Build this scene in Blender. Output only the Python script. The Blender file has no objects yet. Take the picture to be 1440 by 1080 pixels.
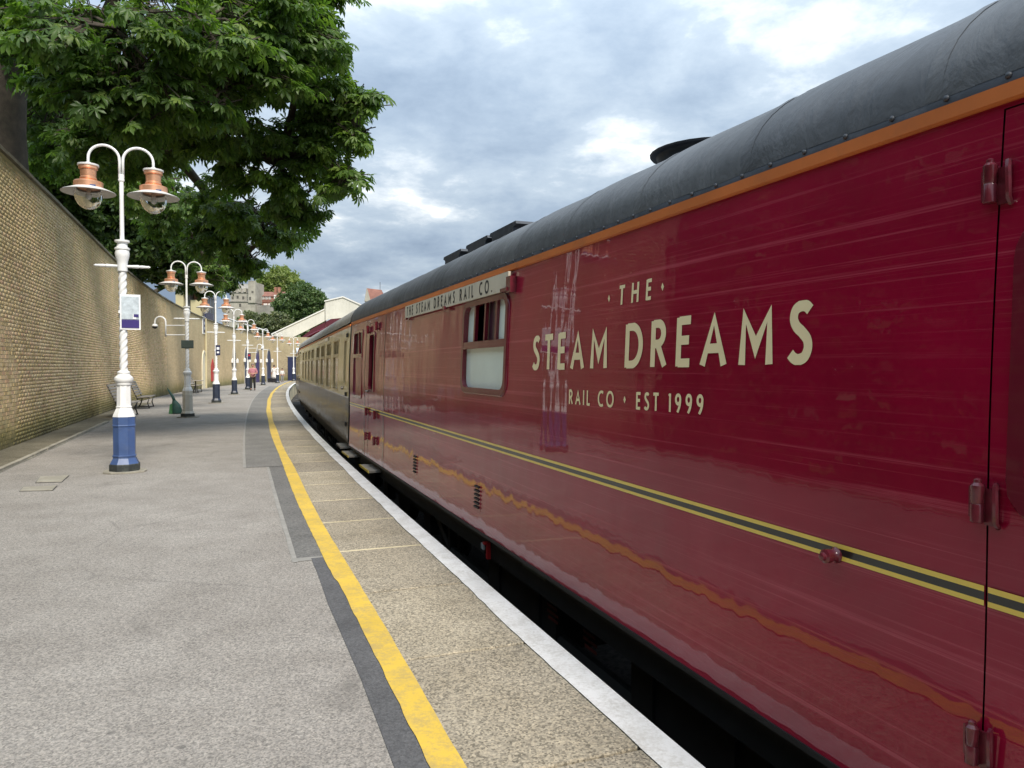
import bpy, math, random
import numpy as np
from mathutils import Vector, Matrix

R = math.radians
scene = bpy.context.scene
# ------------------------------------------------------------------ camera
CAM_H, F_PX, HOR = 1.5, 1040.0, 516.0
cam_d = bpy.data.cameras.new('camera')
cam = bpy.data.objects.new('camera', cam_d)
scene.collection.objects.link(cam)
cam.location = (0, 0, CAM_H)
cam.rotation_euler = (R(90) - math.atan((540 - HOR) / F_PX), 0, 0)
cam_d.sensor_width = 36
cam_d.lens = 36 * F_PX / 1440
cam_d.clip_start = 0.05
cam_d.clip_end = 3000
scene.camera = cam
# ------------------------------------------------------------------ view
scene.view_settings.view_transform = 'Standard'
scene.view_settings.look = 'None'
scene.view_settings.gamma = 1
scene.view_settings.use_curve_mapping = False
scene.view_settings.exposure = 1.12
# ------------------------------------------------------------------ world: broken cloud over a blue sky
SUN_EL, SUN_AZ = R(48), R(150)          # azimuth from +Y towards +X
world = bpy.data.worlds.new('World')
scene.world = world
world.use_nodes = True
wn, wl = world.node_tree.nodes, world.node_tree.links
wn.clear()


def N(nodes, t, **kw):
    n = nodes.new(t)
    for k, v in kw.items():
        if k.startswith('i_'):
            key = k[2:]
            n.inputs[int(key) if key.isdigit() else key].default_value = v
        else:
            setattr(n, k, v)
    return n


def math_n(nodes, links, op, a, b=None, clamp=False):
    n = nodes.new('ShaderNodeMath')
    n.operation = op
    n.use_clamp = clamp
    for i, v in enumerate((a, b)):
        if v is None:
            continue
        if isinstance(v, (int, float)):
            n.inputs[i].default_value = v
        else:
            links.new(v, n.inputs[i])
    return n.outputs[0]


def ramp(nodes, links, fac, stops, interp='LINEAR'):
    n = nodes.new('ShaderNodeValToRGB')
    n.color_ramp.interpolation = interp
    el = n.color_ramp.elements
    while len(el) < len(stops):
        el.new(0.5)
    for e, (p, c) in zip(el, stops):
        e.position = p
        e.color = (*c, 1) if len(c) == 3 else c
    links.new(fac, n.inputs[0])
    return n.outputs[0]


def build_world():
    sky = N(wn, 'ShaderNodeTexSky', sky_type='NISHITA', sun_disc=False, sun_elevation=SUN_EL,
            sun_rotation=SUN_AZ, air_density=1.0, dust_density=1.0, ozone_density=1.0)
    tc = wn.new('ShaderNodeTexCoord')
    sep = wn.new('ShaderNodeSeparateXYZ')
    wl.new(tc.outputs['Generated'], sep.inputs[0])
    zc = math_n(wn, wl, 'MAXIMUM', sep.outputs[2], 0.0)
    zz = math_n(wn, wl, 'ADD', zc, 0.22)
    u = math_n(wn, wl, 'DIVIDE', sep.outputs[0], zz)
    v = math_n(wn, wl, 'DIVIDE', sep.outputs[1], zz)
    comb = wn.new('ShaderNodeCombineXYZ')
    wl.new(u, comb.inputs[0])
    wl.new(v, comb.inputs[1])
    comb.inputs[2].default_value = 3.7

    def noise(scale, detail, rough, dist, off=(0, 0, 0)):
        mp = wn.new('ShaderNodeMapping')
        mp.inputs['Location'].default_value = off
        wl.new(comb.outputs[0], mp.inputs[0])
        n = N(wn, 'ShaderNodeTexNoise', i_Scale=scale, i_Detail=detail, i_Roughness=rough, i_Distortion=dist)
        wl.new(mp.outputs[0], n.inputs['Vector'])
        return n.outputs[0]
    big = noise(1.05, 11, 0.56, 0.10, (5.9, 1.4, 0))
    mid = noise(3.1, 11, 0.60, 0.12, (7.1, 3.0, 2.0))
    cover_in = math_n(wn, wl, 'ADD', math_n(wn, wl, 'MULTIPLY', big, 0.7), math_n(wn, wl, 'MULTIPLY', mid, 0.3))
    cover = ramp(wn, wl, cover_in, [(0.27, (0, 0, 0)), (0.38, (1, 1, 1))], 'EASE')
    # thick parts of the cloud are grey, thin edges glow white
    shade_in = math_n(wn, wl, 'ADD', math_n(wn, wl, 'MULTIPLY', big, 0.52), math_n(wn, wl, 'MULTIPLY', mid, 0.48))
    cloud = ramp(wn, wl, shade_in, [(0.35, (6.6, 6.7, 6.7)), (0.385, (4.2, 4.6, 4.95)),
                                    (0.435, (2.8, 3.35, 3.95)), (0.51, (2.15, 2.7, 3.4)), (0.60, (1.6, 2.1, 2.8))])
    skyc = wn.new('ShaderNodeMixRGB')
    skyc.blend_type = 'MULTIPLY'
    skyc.inputs[0].default_value = 1
    wl.new(sky.outputs[0], skyc.inputs[1])
    skyc.inputs[2].default_value = (1.0, 1.0, 1.0, 1)
    mix = wn.new('ShaderNodeMixRGB')
    wl.new(cover, mix.inputs[0])
    wl.new(skyc.outputs[0], mix.inputs[1])
    wl.new(cloud, mix.inputs[2])
    # an overcast sky is brighter overhead than at the horizon
    lift = math_n(wn, wl, 'ADD', math_n(wn, wl, 'MULTIPLY', zc, 1.35), 0.70)
    m2 = wn.new('ShaderNodeMixRGB')
    m2.blend_type = 'MULTIPLY'
    m2.inputs[0].default_value = 1
    wl.new(mix.outputs[0], m2.inputs[1])
    wl.new(lift, m2.inputs[2])
    bg = wn.new('ShaderNodeBackground')
    bg.inputs['Strength'].default_value = 0.096
    wl.new(m2.outputs[0], bg.inputs[0])
    out = wn.new('ShaderNodeOutputWorld')
    wl.new(bg.outputs[0], out.inputs[0])


build_world()
sun_d = bpy.data.lights.new('sun', 'SUN')
sun_d.energy = 2.3
sun_d.angle = R(18)
sun_d.color = (1.0, 0.93, 0.82)
sun = bpy.data.objects.new('sun', sun_d)
scene.collection.objects.link(sun)
sdir = Vector((math.sin(SUN_AZ) * math.cos(SUN_EL), math.cos(SUN_AZ) * math.cos(SUN_EL), math.sin(SUN_EL)))
sun.rotation_euler = sdir.to_track_quat('Z', 'Y').to_euler()
sun.location = (0, 0, 60)

# ------------------------------------------------------------------ frames and helpers
TH = math.atan(397 / F_PX)                       # the line runs 20.9 degrees left of the view
TV = Vector((-math.sin(TH), math.cos(TH), 0))    # along the platform, away
NV = Vector((math.cos(TH), math.sin(TH), 0))     # across, towards the train
TRACK_ANG = math.atan2(TV.y, TV.x)


def W(s, d, z=0.0):
    p = TV * s + NV * d
    return Vector((p.x, p.y, z))


def U(x, y, w):
    """pixel of the 1440 px photo at forward distance w"""
    return Vector(((x - 720) / F_PX * w, w, CAM_H + (HOR - y) / F_PX * w))


def G(x, y, z=0.0):
    return U(x, y, (CAM_H - z) * F_PX / (y - HOR))


CURV = 0.000874


def edge_d(s):
    return 1.645 + CURV * (s - 2.5) ** 2


def E(s, o, z=0.0):
    """platform frame: s along, o metres inland from the platform edge"""
    sl = 2 * CURV * (s - 2.5)
    k = 1 / math.sqrt(1 + sl * sl)
    return W(s + o * sl * k, edge_d(s) - o * k, z)


def wall_d(s):
    return -3.85 + (0.00278 * (s - 28) ** 2 if s > 28 else 0)


COL = scene.collection
rng = random.Random(7)
nrg = np.random.default_rng(11)


class MB:
    def __init__(self):
        self.v, self.f = [], []

    def add(self, vs, fs):
        b = len(self.v)
        self.v += [tuple(p) for p in vs]
        self.f += [tuple(i + b for i in q) for q in fs]
        return self

    def box(self, c, s, rz=0.0, M=None):
        x, y, z = s[0] / 2, s[1] / 2, s[2] / 2
        vs = [Vector((a * x, b * y, d * z)) for a in (-1, 1) for b in (-1, 1) for d in (-1, 1)]
        if M is None:
            M = Matrix.Rotation(rz, 3, 'Z')
        vs = [M @ p + Vector(c) for p in vs]
        return self.add(vs, [(0, 1, 3, 2), (4, 6, 7, 5), (0, 4, 5, 1), (2, 3, 7, 6), (0, 2, 6, 4), (1, 5, 7, 3)])

    def prism(self, poly, ext):
        """poly: list of 3D points, extruded by vector ext"""
        n = len(poly)
        ext = Vector(ext)
        vs = [Vector(p) for p in poly] + [Vector(p) + ext for p in poly]
        fs = [tuple(range(n - 1, -1, -1)), tuple(range(n, 2 * n))]
        fs += [(i, (i + 1) % n, n + (i + 1) % n, n + i) for i in range(n)]
        return self.add(vs, fs)

    def lathe(self, prof, c=(0, 0, 0), seg=16, rot=0.0, cap=True, M=None):
        c = Vector(c)
        vs, fs = [], []
        for r, z in prof:
            for k in range(seg):
                a = rot + 2 * math.pi * k / seg
                p = Vector((r * math.cos(a), r * math.sin(a), z))
                vs.append((M @ p if M else p) + c)
        for i in range(len(prof) - 1):
            for k in range(seg):
                k2 = (k + 1) % seg
                fs.append((i * seg + k, i * seg + k2, (i + 1) * seg + k2, (i + 1) * seg + k))
        if cap:
            fs.append(tuple(range(seg - 1, -1, -1)))
            o = (len(prof) - 1) * seg
            fs.append(tuple(o + k for k in range(seg)))
        return self.add(vs, fs)

    def tube(self, pts, rad, seg=8, cap=True):
        pts = [Vector(p) for p in pts]
        n = len(pts)
        if not hasattr(rad, '__len__'):
            rad = [rad] * n
        vs, fs = [], []
        up = Vector((0, 0, 1))
        d0 = (pts[1] - pts[0]).normalized()
        if abs(d0.dot(up)) > 0.9:
            up = Vector((1, 0, 0))
        x = d0.cross(up).normalized()
        for i, p in enumerate(pts):
            d = (pts[min(i + 1, n - 1)] - pts[max(i - 1, 0)]).normalized()
            x = (x - d * x.dot(d)).normalized()
            y = d.cross(x)
            for k in range(seg):
                a = 2 * math.pi * k / seg
                vs.append(p + (x * math.cos(a) + y * math.sin(a)) * rad[i])
        for i in range(n - 1):
            for k in range(seg):
                k2 = (k + 1) % seg
                fs.append((i * seg + k, i * seg + k2, (i + 1) * seg + k2, (i + 1) * seg + k))
        if cap:
            fs.append(tuple(range(seg - 1, -1, -1)))
            fs.append(tuple((n - 1) * seg + k for k in range(seg)))
        return self.add(vs, fs)

    def mesh(self, name, mat=None, smooth=False, off=None):
        me = bpy.data.meshes.new(name)
        v = self.v if off is None else [tuple(Vector(p) - Vector(off)) for p in self.v]
        me.from_pydata(v, [], self.f)
        if mat:
            me.materials.append(mat)
        if smooth:
            me.polygons.foreach_set('use_smooth', [True] * len(me.polygons))
            if smooth is not True:
                me.set_sharp_from_angle(angle=R(smooth))
        me.update()
        return me

    def build(self, name, mat=None, parent=None, smooth=False, off=None):
        return link(name, self.mesh(name, mat, smooth, off), parent)


def link(name, me, parent=None):
    o = bpy.data.objects.new(name, me)
    COL.objects.link(o)
    if parent:
        o.parent = parent
    return o


def tag(o, label=None, cat=None, group=None, kind=None):
    for k, v in (('label', label), ('category', cat), ('group', group), ('kind', kind)):
        if v:
            o[k] = v
    return o


def thing(name, loc, rz=0.0, label=None, cat=None, group=None):
    o = bpy.data.objects.new(name, None)
    COL.objects.link(o)
    o.empty_display_size = 0.2
    o.location = loc
    o.rotation_euler = (0, 0, rz)
    return tag(o, label, cat, group)


def copy_tree(o, parent=None):
    c = o.copy()
    COL.objects.link(c)
    c.parent = parent
    for ch in o.children:
        copy_tree(ch, c)
    return c


def np_mesh(name, verts, faces, mat, smooth=False):
    """verts (n,3), faces (m,k) all the same size"""
    me = bpy.data.meshes.new(name)
    verts = np.asarray(verts, np.float32)
    faces = np.asarray(faces, np.int32)
    k = faces.shape[1]
    me.vertices.add(len(verts))
    me.vertices.foreach_set('co', verts.ravel())
    me.loops.add(faces.size)
    me.loops.foreach_set('vertex_index', faces.ravel())
    me.polygons.add(len(faces))
    me.polygons.foreach_set('loop_start', np.arange(0, faces.size, k, dtype=np.int32))
    if smooth:
        me.polygons.foreach_set('use_smooth', np.ones(len(faces), bool))
    me.update(calc_edges=True)
    if mat:
        me.materials.append(mat)
    return me


# ------------------------------------------------------------------ materials
def new_mat(name):
    m = bpy.data.materials.new(name)
    m.use_nodes = True
    nt = m.node_tree
    b = nt.nodes['Principled BSDF']
    return m, nt.nodes, nt.links, b


def coords(nodes, links, scale=(1, 1, 1), kind='Object'):
    tc = nodes.new('ShaderNodeTexCoord')
    mp = nodes.new('ShaderNodeMapping')
    mp.inputs['Scale'].default_value = scale
    links.new(tc.outputs[kind], mp.inputs[0])
    return mp.outputs[0]


def noise_n(nodes, links, vec, scale, detail=4, rough=0.55, dist=0.0):
    n = N(nodes, 'ShaderNodeTexNoise', i_Scale=scale, i_Detail=detail, i_Roughness=rough, i_Distortion=dist)
    links.new(vec, n.inputs['Vector'])
    return n.outputs[0]


def mixc(nodes, links, fac, a, b, mode='MIX'):
    n = nodes.new('ShaderNodeMixRGB')
    n.blend_type = mode
    for i, v in enumerate((fac, a, b)):
        if isinstance(v, (int, float)):
            n.inputs[i].default_value = v
        elif isinstance(v, tuple):
            n.inputs[i].default_value = (*v, 1)
        else:
            links.new(v, n.inputs[i])
    return n.outputs[0]


def bump_n(nodes, links, h, strength, dist=0.01, normal=None):
    n = nodes.new('ShaderNodeBump')
    n.inputs['Strength'].default_value = strength
    n.inputs['Distance'].default_value = dist
    links.new(h, n.inputs['Height'])
    if normal:
        links.new(normal, n.inputs['Normal'])
    return n.outputs[0]


def simple(name, col, rough=0.6, metal=0.0, var=0.15, scale=6.0, bump=0.0, dirt=0.0, dirt_col=(0.1, 0.085, 0.06), coat=0.0):
    m, n, l, b = new_mat(name)
    v = coords(n, l)
    f = noise_n(n, l, v, scale, 6, 0.6)
    lo = tuple(c * (1 - var) for c in col)
    hi = tuple(min(1, c * (1 + var)) for c in col)
    c = ramp(n, l, f, [(0.3, lo), (0.7, hi)])
    if dirt:
        g = noise_n(n, l, v, scale * 2.3, 8, 0.7)
        g = ramp(n, l, g, [(0.52, (0, 0, 0)), (0.72, (dirt, dirt, dirt))])
        c = mixc(n, l, g, c, dirt_col)
    l.new(c, b.inputs['Base Color'])
    b.inputs['Roughness'].default_value = rough
    b.inputs['Metallic'].default_value = metal
    b.inputs['Coat Weight'].default_value = coat
    if bump:
        h = noise_n(n, l, v, scale * 8, 5, 0.6)
        l.new(bump_n(n, l, h, bump), b.inputs['Normal'])
    return m


def tarmac_mat(name, lo, hi, speck=0.5, sc=1.0, per_object=False):
    m, n, l, b = new_mat(name)
    v = coords(n, l)
    big = noise_n(n, l, v, 0.35, 6, 0.62, 0.4)
    mid = noise_n(n, l, v, 2.2, 6, 0.65)
    mm = math_n(n, l, 'ADD', math_n(n, l, 'MULTIPLY', big, 0.55), math_n(n, l, 'MULTIPLY', mid, 0.45))
    c = ramp(n, l, mm, [(0.36, lo), (0.62, hi)])
    vo = N(n, 'ShaderNodeTexVoronoi', i_Scale=95.0 * sc)
    l.new(v, vo.inputs['Vector'])
    sp = ramp(n, l, vo.outputs['Color'], [(0.18, (0.42, 0.42, 0.42)), (0.5, (1, 1, 1)), (0.86, (1.42, 1.38, 1.32))])
    c = mixc(n, l, speck, c, sp, 'MULTIPLY')
    fine = noise_n(n, l, v, 34 * sc, 4, 0.75)
    fr = ramp(n, l, fine, [(0.33, (0.66, 0.66, 0.66)), (0.66, (1.25, 1.25, 1.25))])
    c = mixc(n, l, 0.8, c, fr, 'MULTIPLY')
    st = noise_n(n, l, v, 0.9, 8, 0.7, 1.0)
    st = ramp(n, l, st, [(0.58, (0, 0, 0)), (0.72, (0.5, 0.5, 0.5))])
    c = mixc(n, l, st, c, tuple(x * 0.5 for x in lo))
    if name == 'tarmac':
        # trodden gum and drip spots, and hairline cracks
        vg = N(n, 'ShaderNodeTexVoronoi', i_Scale=2.6)
        l.new(v, vg.inputs['Vector'])
        gum = ramp(n, l, vg.outputs['Distance'], [(0.035, (0.55, 0.55, 0.55)), (0.06, (0, 0, 0))])
        c = mixc(n, l, gum, c, (0.10, 0.095, 0.09))
        wv = n.new('ShaderNodeMixRGB')
        wv.inputs[0].default_value = 0.12
        nz = N(n, 'ShaderNodeTexNoise', i_Scale=1.6, i_Detail=6.0)
        l.new(v, nz.inputs['Vector'])
        l.new(v, wv.inputs[1])
        l.new(nz.outputs['Color'], wv.inputs[2])
        vc = N(n, 'ShaderNodeTexVoronoi', i_Scale=0.55, feature='DISTANCE_TO_EDGE')
        l.new(wv.outputs[0], vc.inputs['Vector'])
        ck = ramp(n, l, vc.outputs['Distance'], [(0.002, (0.28, 0.28, 0.28)), (0.007, (0, 0, 0))])
        gate = ramp(n, l, noise_n(n, l, v, 0.5, 3), [(0.5, (0, 0, 0)), (0.6, (1, 1, 1))])
        c = mixc(n, l, math_n(n, l, 'MULTIPLY', ck, gate), c, (0.09, 0.085, 0.08))
    if per_object:
        oi = n.new('ShaderNodeObjectInfo')
        c = mixc(n, l, 1.0, c, ramp(n, l, oi.outputs['Random'], [(0, (0.78, 0.78, 0.80)), (0.5, (0.98, 0.97, 0.95)), (1, (1.14, 1.13, 1.08))]), 'MULTIPLY')
    l.new(c, b.inputs['Base Color'])
    b.inputs['Roughness'].default_value = 0.9
    b.inputs['Specular IOR Level'].default_value = 0.25
    hgt = mixc(n, l, 0.5, vo.outputs['Distance'], fine)
    l.new(bump_n(n, l, hgt, 0.55, 0.006), b.inputs['Normal'])
    return m


def paint_line_mat(name, col, under, wear=0.5):
    m, n, l, b = new_mat(name)
    v = coords(n, l)
    a = noise_n(n, l, v, 5, 8, 0.75)
    f = noise_n(n, l, v, 55, 4, 0.7)
    k = math_n(n, l, 'ADD', math_n(n, l, 'MULTIPLY', a, 0.6), math_n(n, l, 'MULTIPLY', f, 0.4))
    k = ramp(n, l, k, [(0.46, (0, 0, 0)), (0.60, (wear, wear, wear))])
    t = ramp(n, l, noise_n(n, l, v, 1.7, 6, 0.6), [(0.3, tuple(x * 0.8 for x in col)), (0.7, col)])
    l.new(mixc(n, l, k, t, under), b.inputs['Base Color'])
    b.inputs['Roughness'].default_value = 0.7
    l.new(bump_n(n, l, f, 0.5, 0.004), b.inputs['Normal'])
    return m


def brick_mat(name):
    m, n, l, b = new_mat(name)
    g = n.new('ShaderNodeNewGeometry')
    oi = n.new('ShaderNodeObjectInfo')
    rnd = math_n(n, l, 'FRACT', math_n(n, l, 'ADD', g.outputs['Random Per Island'], oi.outputs['Random']))
    c = ramp(n, l, rnd, [(0.0, (0.48, 0.36, 0.19)), (0.18, (0.62, 0.47, 0.25)), (0.45, (0.70, 0.55, 0.31)),
                         (0.62, (0.70, 0.49, 0.32)), (0.8, (0.75, 0.61, 0.38)), (1.0, (0.60, 0.38, 0.245))])
    pos = g.outputs['Position']
    return finish_wall(m, n, l, b, c, pos)


def finish_wall(m, n, l, b, c, pos):
    sep = n.new('ShaderNodeSeparateXYZ')
    l.new(pos, sep.inputs[0])
    # large pale / brown areas
    big = noise_n(n, l, pos, 0.45, 7, 0.65, 0.6)
    c = mixc(n, l, 0.75, c, ramp(n, l, big, [(0.35, (0.86, 0.83, 0.76)), (0.62, (1.2, 1.17, 1.1))]), 'MULTIPLY')
    # grey-green algae on the upper half, in vertical runs
    mp = n.new('ShaderNodeMapping')
    mp.inputs['Scale'].default_value = (2.2, 2.2, 0.22)
    l.new(pos, mp.inputs[0])
    run = noise_n(n, l, mp.outputs[0], 1.0, 7, 0.65, 0.3)
    hz = N(n, 'ShaderNodeMapRange', i_1=1.9, i_2=4.6)
    l.new(sep.outputs[2], hz.inputs[0])
    al = math_n(n, l, 'MULTIPLY', ramp(n, l, run, [(0.33, (0, 0, 0)), (0.62, (1, 1, 1))]), hz.outputs[0], True)
    al = math_n(n, l, 'MULTIPLY', al, 0.62)
    c = mixc(n, l, al, c, (0.51, 0.445, 0.265))
    # moss and damp near the foot
    foot = N(n, 'ShaderNodeMapRange', i_1=1.05, i_2=0.0)
    l.new(sep.outputs[2], foot.inputs[0])
    fn = noise_n(n, l, pos, 1.6, 7, 0.7, 0.5)
    ft = math_n(n, l, 'MULTIPLY', math_n(n, l, 'ADD', foot.outputs[0], math_n(n, l, 'MULTIPLY', math_n(n, l, 'SUBTRACT', fn, 0.5), 1.3)),
                foot.outputs[0], True)
    c = mixc(n, l, math_n(n, l, 'MULTIPLY', math_n(n, l, 'MULTIPLY', ft, 1.7, True), 0.8), c, (0.20, 0.185, 0.05))
    dk = N(n, 'ShaderNodeMapRange', i_1=0.33, i_2=0.02)
    l.new(sep.outputs[2], dk.inputs[0])
    dn = math_n(n, l, 'MULTIPLY', dk.outputs[0], ramp(n, l, fn, [(0.35, (0.2, 0.2, 0.2)), (0.6, (1, 1, 1))]), True)
    c = mixc(n, l, math_n(n, l, 'MULTIPLY', dn, 0.8), c, (0.06, 0.055, 0.035))
    fine = noise_n(n, l, pos, 40, 5, 0.7)
    c = mixc(n, l, 0.5, c, ramp(n, l, fine, [(0.3, (0.8, 0.8, 0.8)), (0.7, (1.2, 1.2, 1.2))]), 'MULTIPLY')
    l.new(c, b.inputs['Base Color'])
    b.inputs['Roughness'].default_value = 0.92
    l.new(bump_n(n, l, fine, 0.5, 0.01), b.inputs['Normal'])
    return m


def mortar_mat():
    m, n, l, b = new_mat('mortar')
    g = n.new('ShaderNodeNewGeometry')
    f = noise_n(n, l, g.outputs['Position'], 3, 5)
    c = ramp(n, l, f, [(0.3, (0.42, 0.35, 0.22)), (0.7, (0.55, 0.47, 0.32))])
    return finish_wall(m, n, l, b, c, g.outputs['Position'])


def brick_tex_mat(name, cols=((0.42, 0.30, 0.165), (0.33, 0.22, 0.125))):
    """bricks too far off to tell apart; needs uv in metres"""
    m, n, l, b = new_mat(name)
    uv = n.new('ShaderNodeUVMap')
    bt = N(n, 'ShaderNodeTexBrick', i_Scale=1.0)
    bt.inputs['Brick Width'].default_value = 0.225
    bt.inputs['Row Height'].default_value = 0.075
    bt.inputs['Mortar Size'].default_value = 0.006
    bt.inputs['Color1'].default_value = (*cols[0], 1)
    bt.inputs['Color2'].default_value = (*cols[1], 1)
    bt.inputs['Mortar'].default_value = (0.4, 0.35, 0.26, 1)
    l.new(uv.outputs[0], bt.inputs['Vector'])
    g = n.new('ShaderNodeNewGeometry')
    return finish_wall(m, n, l, b, bt.outputs[0], g.outputs['Position'])


def coach_paint(name, col, wavy=1.0, streak=0.5, rough=0.3, grime=0.3, coatw=1.0):
    m, n, l, b = new_mat(name)
    v = coords(n, l)
    mot = noise_n(n, l, v, 1.1, 6, 0.6)
    c = ramp(n, l, mot, [(0.3, tuple(x * 0.8 for x in col)), (0.7, tuple(x * 1.15 for x in col))])
    vs = coords(n, l, (0.16, 1.0, 30.0))
    s1 = noise_n(n, l, vs, 1.0, 7, 0.78)
    sm = ramp(n, l, s1, [(0.54, (0, 0, 0)), (0.64, (1, 1, 1))])
    vs2 = coords(n, l, (0.45, 1.0, 85.0))
    s2 = ramp(n, l, noise_n(n, l, vs2, 1.0, 5, 0.75), [(0.58, (0, 0, 0)), (0.70, (1, 1, 1))])
    sc = math_n(n, l, 'ADD', math_n(n, l, 'MULTIPLY', sm, 0.6), math_n(n, l, 'MULTIPLY', s2, 0.5), True)
    c = mixc(n, l, math_n(n, l, 'MULTIPLY', sc, streak), c, tuple(min(1, x * 1.6 + 0.085) for x in col))
    if grime:
        gr = ramp(n, l, noise_n(n, l, coords(n, l, (1.5, 1, 0.5)), 2.2, 8, 0.7), [(0.55, (0, 0, 0)), (0.75, (grime, grime, grime))])
        c = mixc(n, l, gr, c, (0.16, 0.11, 0.09))
    # sparse pale smudges
    sf = noise_n(n, l, coords(n, l, (2.4, 1, 3.2)), 1.0, 9, 0.78, 0.3)
    sf = ramp(n, l, sf, [(0.665, (0, 0, 0)), (0.74, (0.55, 0.55, 0.55))])
    c = mixc(n, l, sf, c, (0.55, 0.42, 0.42))
    l.new(c, b.inputs['Base Color'])
    b.inputs['Roughness'].default_value = rough
    b.inputs['Coat Weight'].default_value = coatw
    b.inputs['Coat IOR'].default_value = 1.5
    b.inputs['Specular IOR Level'].default_value = 0.12
    rr = math_n(n, l, 'ADD', math_n(n, l, 'MULTIPLY', sc, 0.10), 0.014)
    l.new(rr, b.inputs['Coat Roughness'])
    # uneven hand-finished panels bend the reflections
    w1 = noise_n(n, l, coords(n, l, (2.6, 1, 0.8)), 1.0, 2, 0.5)
    w2 = noise_n(n, l, coords(n, l, (7.0, 1, 2.4)), 1.0, 2, 0.45)
    w3 = noise_n(n, l, coords(n, l, (0.9, 1, 0.7)), 1.0, 1, 0.4)
    h = math_n(n, l, 'ADD', math_n(n, l, 'MULTIPLY', w1, 0.9), math_n(n, l, 'MULTIPLY', w2, 0.18))
    h = math_n(n, l, 'ADD', h, math_n(n, l, 'MULTIPLY', w3, 1.6))
    h = math_n(n, l, 'ADD', h, math_n(n, l, 'MULTIPLY', sc, 0.004))
    nb = bump_n(n, l, h, 1.0, 0.0062 * wavy)
    l.new(nb, b.inputs['Normal'])
    l.new(nb, b.inputs['Coat Normal'])
    return m


def glass_mat(name, col=(0.02, 0.025, 0.03), rough=0.03):
    m, n, l, b = new_mat(name)
    b.inputs['Base Color'].default_value = (*col, 1)
    b.inputs['Roughness'].default_value = rough
    b.inputs['Specular IOR Level'].default_value = 0.8
    return m


def leaf_mat(name, stops, trans=0.35):
    m, n, l, b = new_mat(name)
    g = n.new('ShaderNodeNewGeometry')
    oi = n.new('ShaderNodeObjectInfo')
    rnd = math_n(n, l, 'FRACT', math_n(n, l, 'ADD', g.outputs['Random Per Island'], oi.outputs['Random']))
    c = ramp(n, l, rnd, stops)
    big = noise_n(n, l, g.outputs['Position'], 0.5, 4, 0.6)
    c = mixc(n, l, 0.8, c, ramp(n, l, big, [(0.35, (0.7, 0.75, 0.7)), (0.65, (1.2, 1.15, 0.9))]), 'MULTIPLY')
    l.new(c, b.inputs['Base Color'])
    b.inputs['Roughness'].default_value = 0.45
    tr = n.new('ShaderNodeBsdfTranslucent')
    l.new(mixc(n, l, 1.0, c, (1.1, 1.25, 0.5), 'MULTIPLY'), tr.inputs[0])
    mx = n.new('ShaderNodeMixShader')
    mx.inputs[0].default_value = trans
    l.new(b.outputs[0], mx.inputs[1])
    l.new(tr.outputs[0], mx.inputs[2])
    l.new(mx.outputs[0], n['Material Output'].inputs[0])
    return m


M = {}
M['tarmac'] = tarmac_mat('tarmac', (0.235, 0.217, 0.197), (0.33, 0.31, 0.285), 0.62, 1.4)
M['tarmac_dark'] = tarmac_mat('tarmac_dark', (0.085, 0.086, 0.09), (0.125, 0.125, 0.13), 0.3, 1.5)
M['tarmac_mid'] = tarmac_mat('tarmac_mid', (0.12, 0.118, 0.114), (0.18, 0.176, 0.168), 0.4)
M['tarmac_wide'] = tarmac_mat('tarmac_wide', (0.15, 0.146, 0.138), (0.23, 0.222, 0.208), 0.4)
M['seal'] = simple('seal', (0.27, 0.26, 0.24), 0.85, var=0.2, scale=9)
M['slab'] = tarmac_mat('slab', (0.245, 0.215, 0.165), (0.35, 0.315, 0.255), 0.85, 1.15, True)
M['slab_joint'] = simple('slab_joint', (0.50, 0.43, 0.28), 0.9, var=0.5, scale=0.9)
M['yellow_line'] = paint_line_mat('yellow_line', (0.70, 0.475, 0.065), (0.34, 0.26, 0.12), 0.65)
M['white_line'] = paint_line_mat('white_line', (0.77, 0.77, 0.76), (0.42, 0.40, 0.36), 0.6)
M['dirt'] = tarmac_mat('dirt', (0.10, 0.09, 0.065), (0.21, 0.19, 0.14), 0.5)
M['concrete'] = simple('concrete', (0.30, 0.28, 0.23), 0.9, var=0.25, scale=3, bump=0.4, dirt=0.6)
M['ballast'] = tarmac_mat('ballast', (0.03, 0.028, 0.025), (0.07, 0.062, 0.055), 0.7, 0.3)
M['brick'] = brick_mat('brick')
M['mortar'] = mortar_mat()
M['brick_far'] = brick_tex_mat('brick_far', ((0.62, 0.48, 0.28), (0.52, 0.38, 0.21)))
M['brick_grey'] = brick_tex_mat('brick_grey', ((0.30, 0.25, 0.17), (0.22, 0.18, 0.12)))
M['coping'] = simple('coping', (0.17, 0.155, 0.115), 0.9, var=0.35, scale=1.4, bump=0.4, dirt=0.6, dirt_col=(0.08, 0.08, 0.05))
M['white_paint'] = simple('white_paint', (0.80, 0.80, 0.79), 0.38, var=0.05, scale=5, dirt=0.25, dirt_col=(0.5, 0.47, 0.42), coat=0.2)
M['blue_paint'] = simple('blue_paint', (0.055, 0.10, 0.24), 0.35, var=0.18, scale=4, dirt=0.25, dirt_col=(0.2, 0.22, 0.25), coat=0.2)
M['pale_paint'] = simple('pale_paint', (0.62, 0.58, 0.50), 0.5, var=0.08, scale=5, dirt=0.3, dirt_col=(0.45, 0.4, 0.33))
M['navy_paint'] = simple('navy_paint', (0.022, 0.032, 0.06), 0.45, var=0.25, scale=4, dirt=0.3, dirt_col=(0.1, 0.1, 0.1))
M['base_black'] = simple('base_black', (0.03, 0.035, 0.035), 0.6, var=0.3, scale=8, dirt=0.6, dirt_col=(0.16, 0.17, 0.14))
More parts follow.
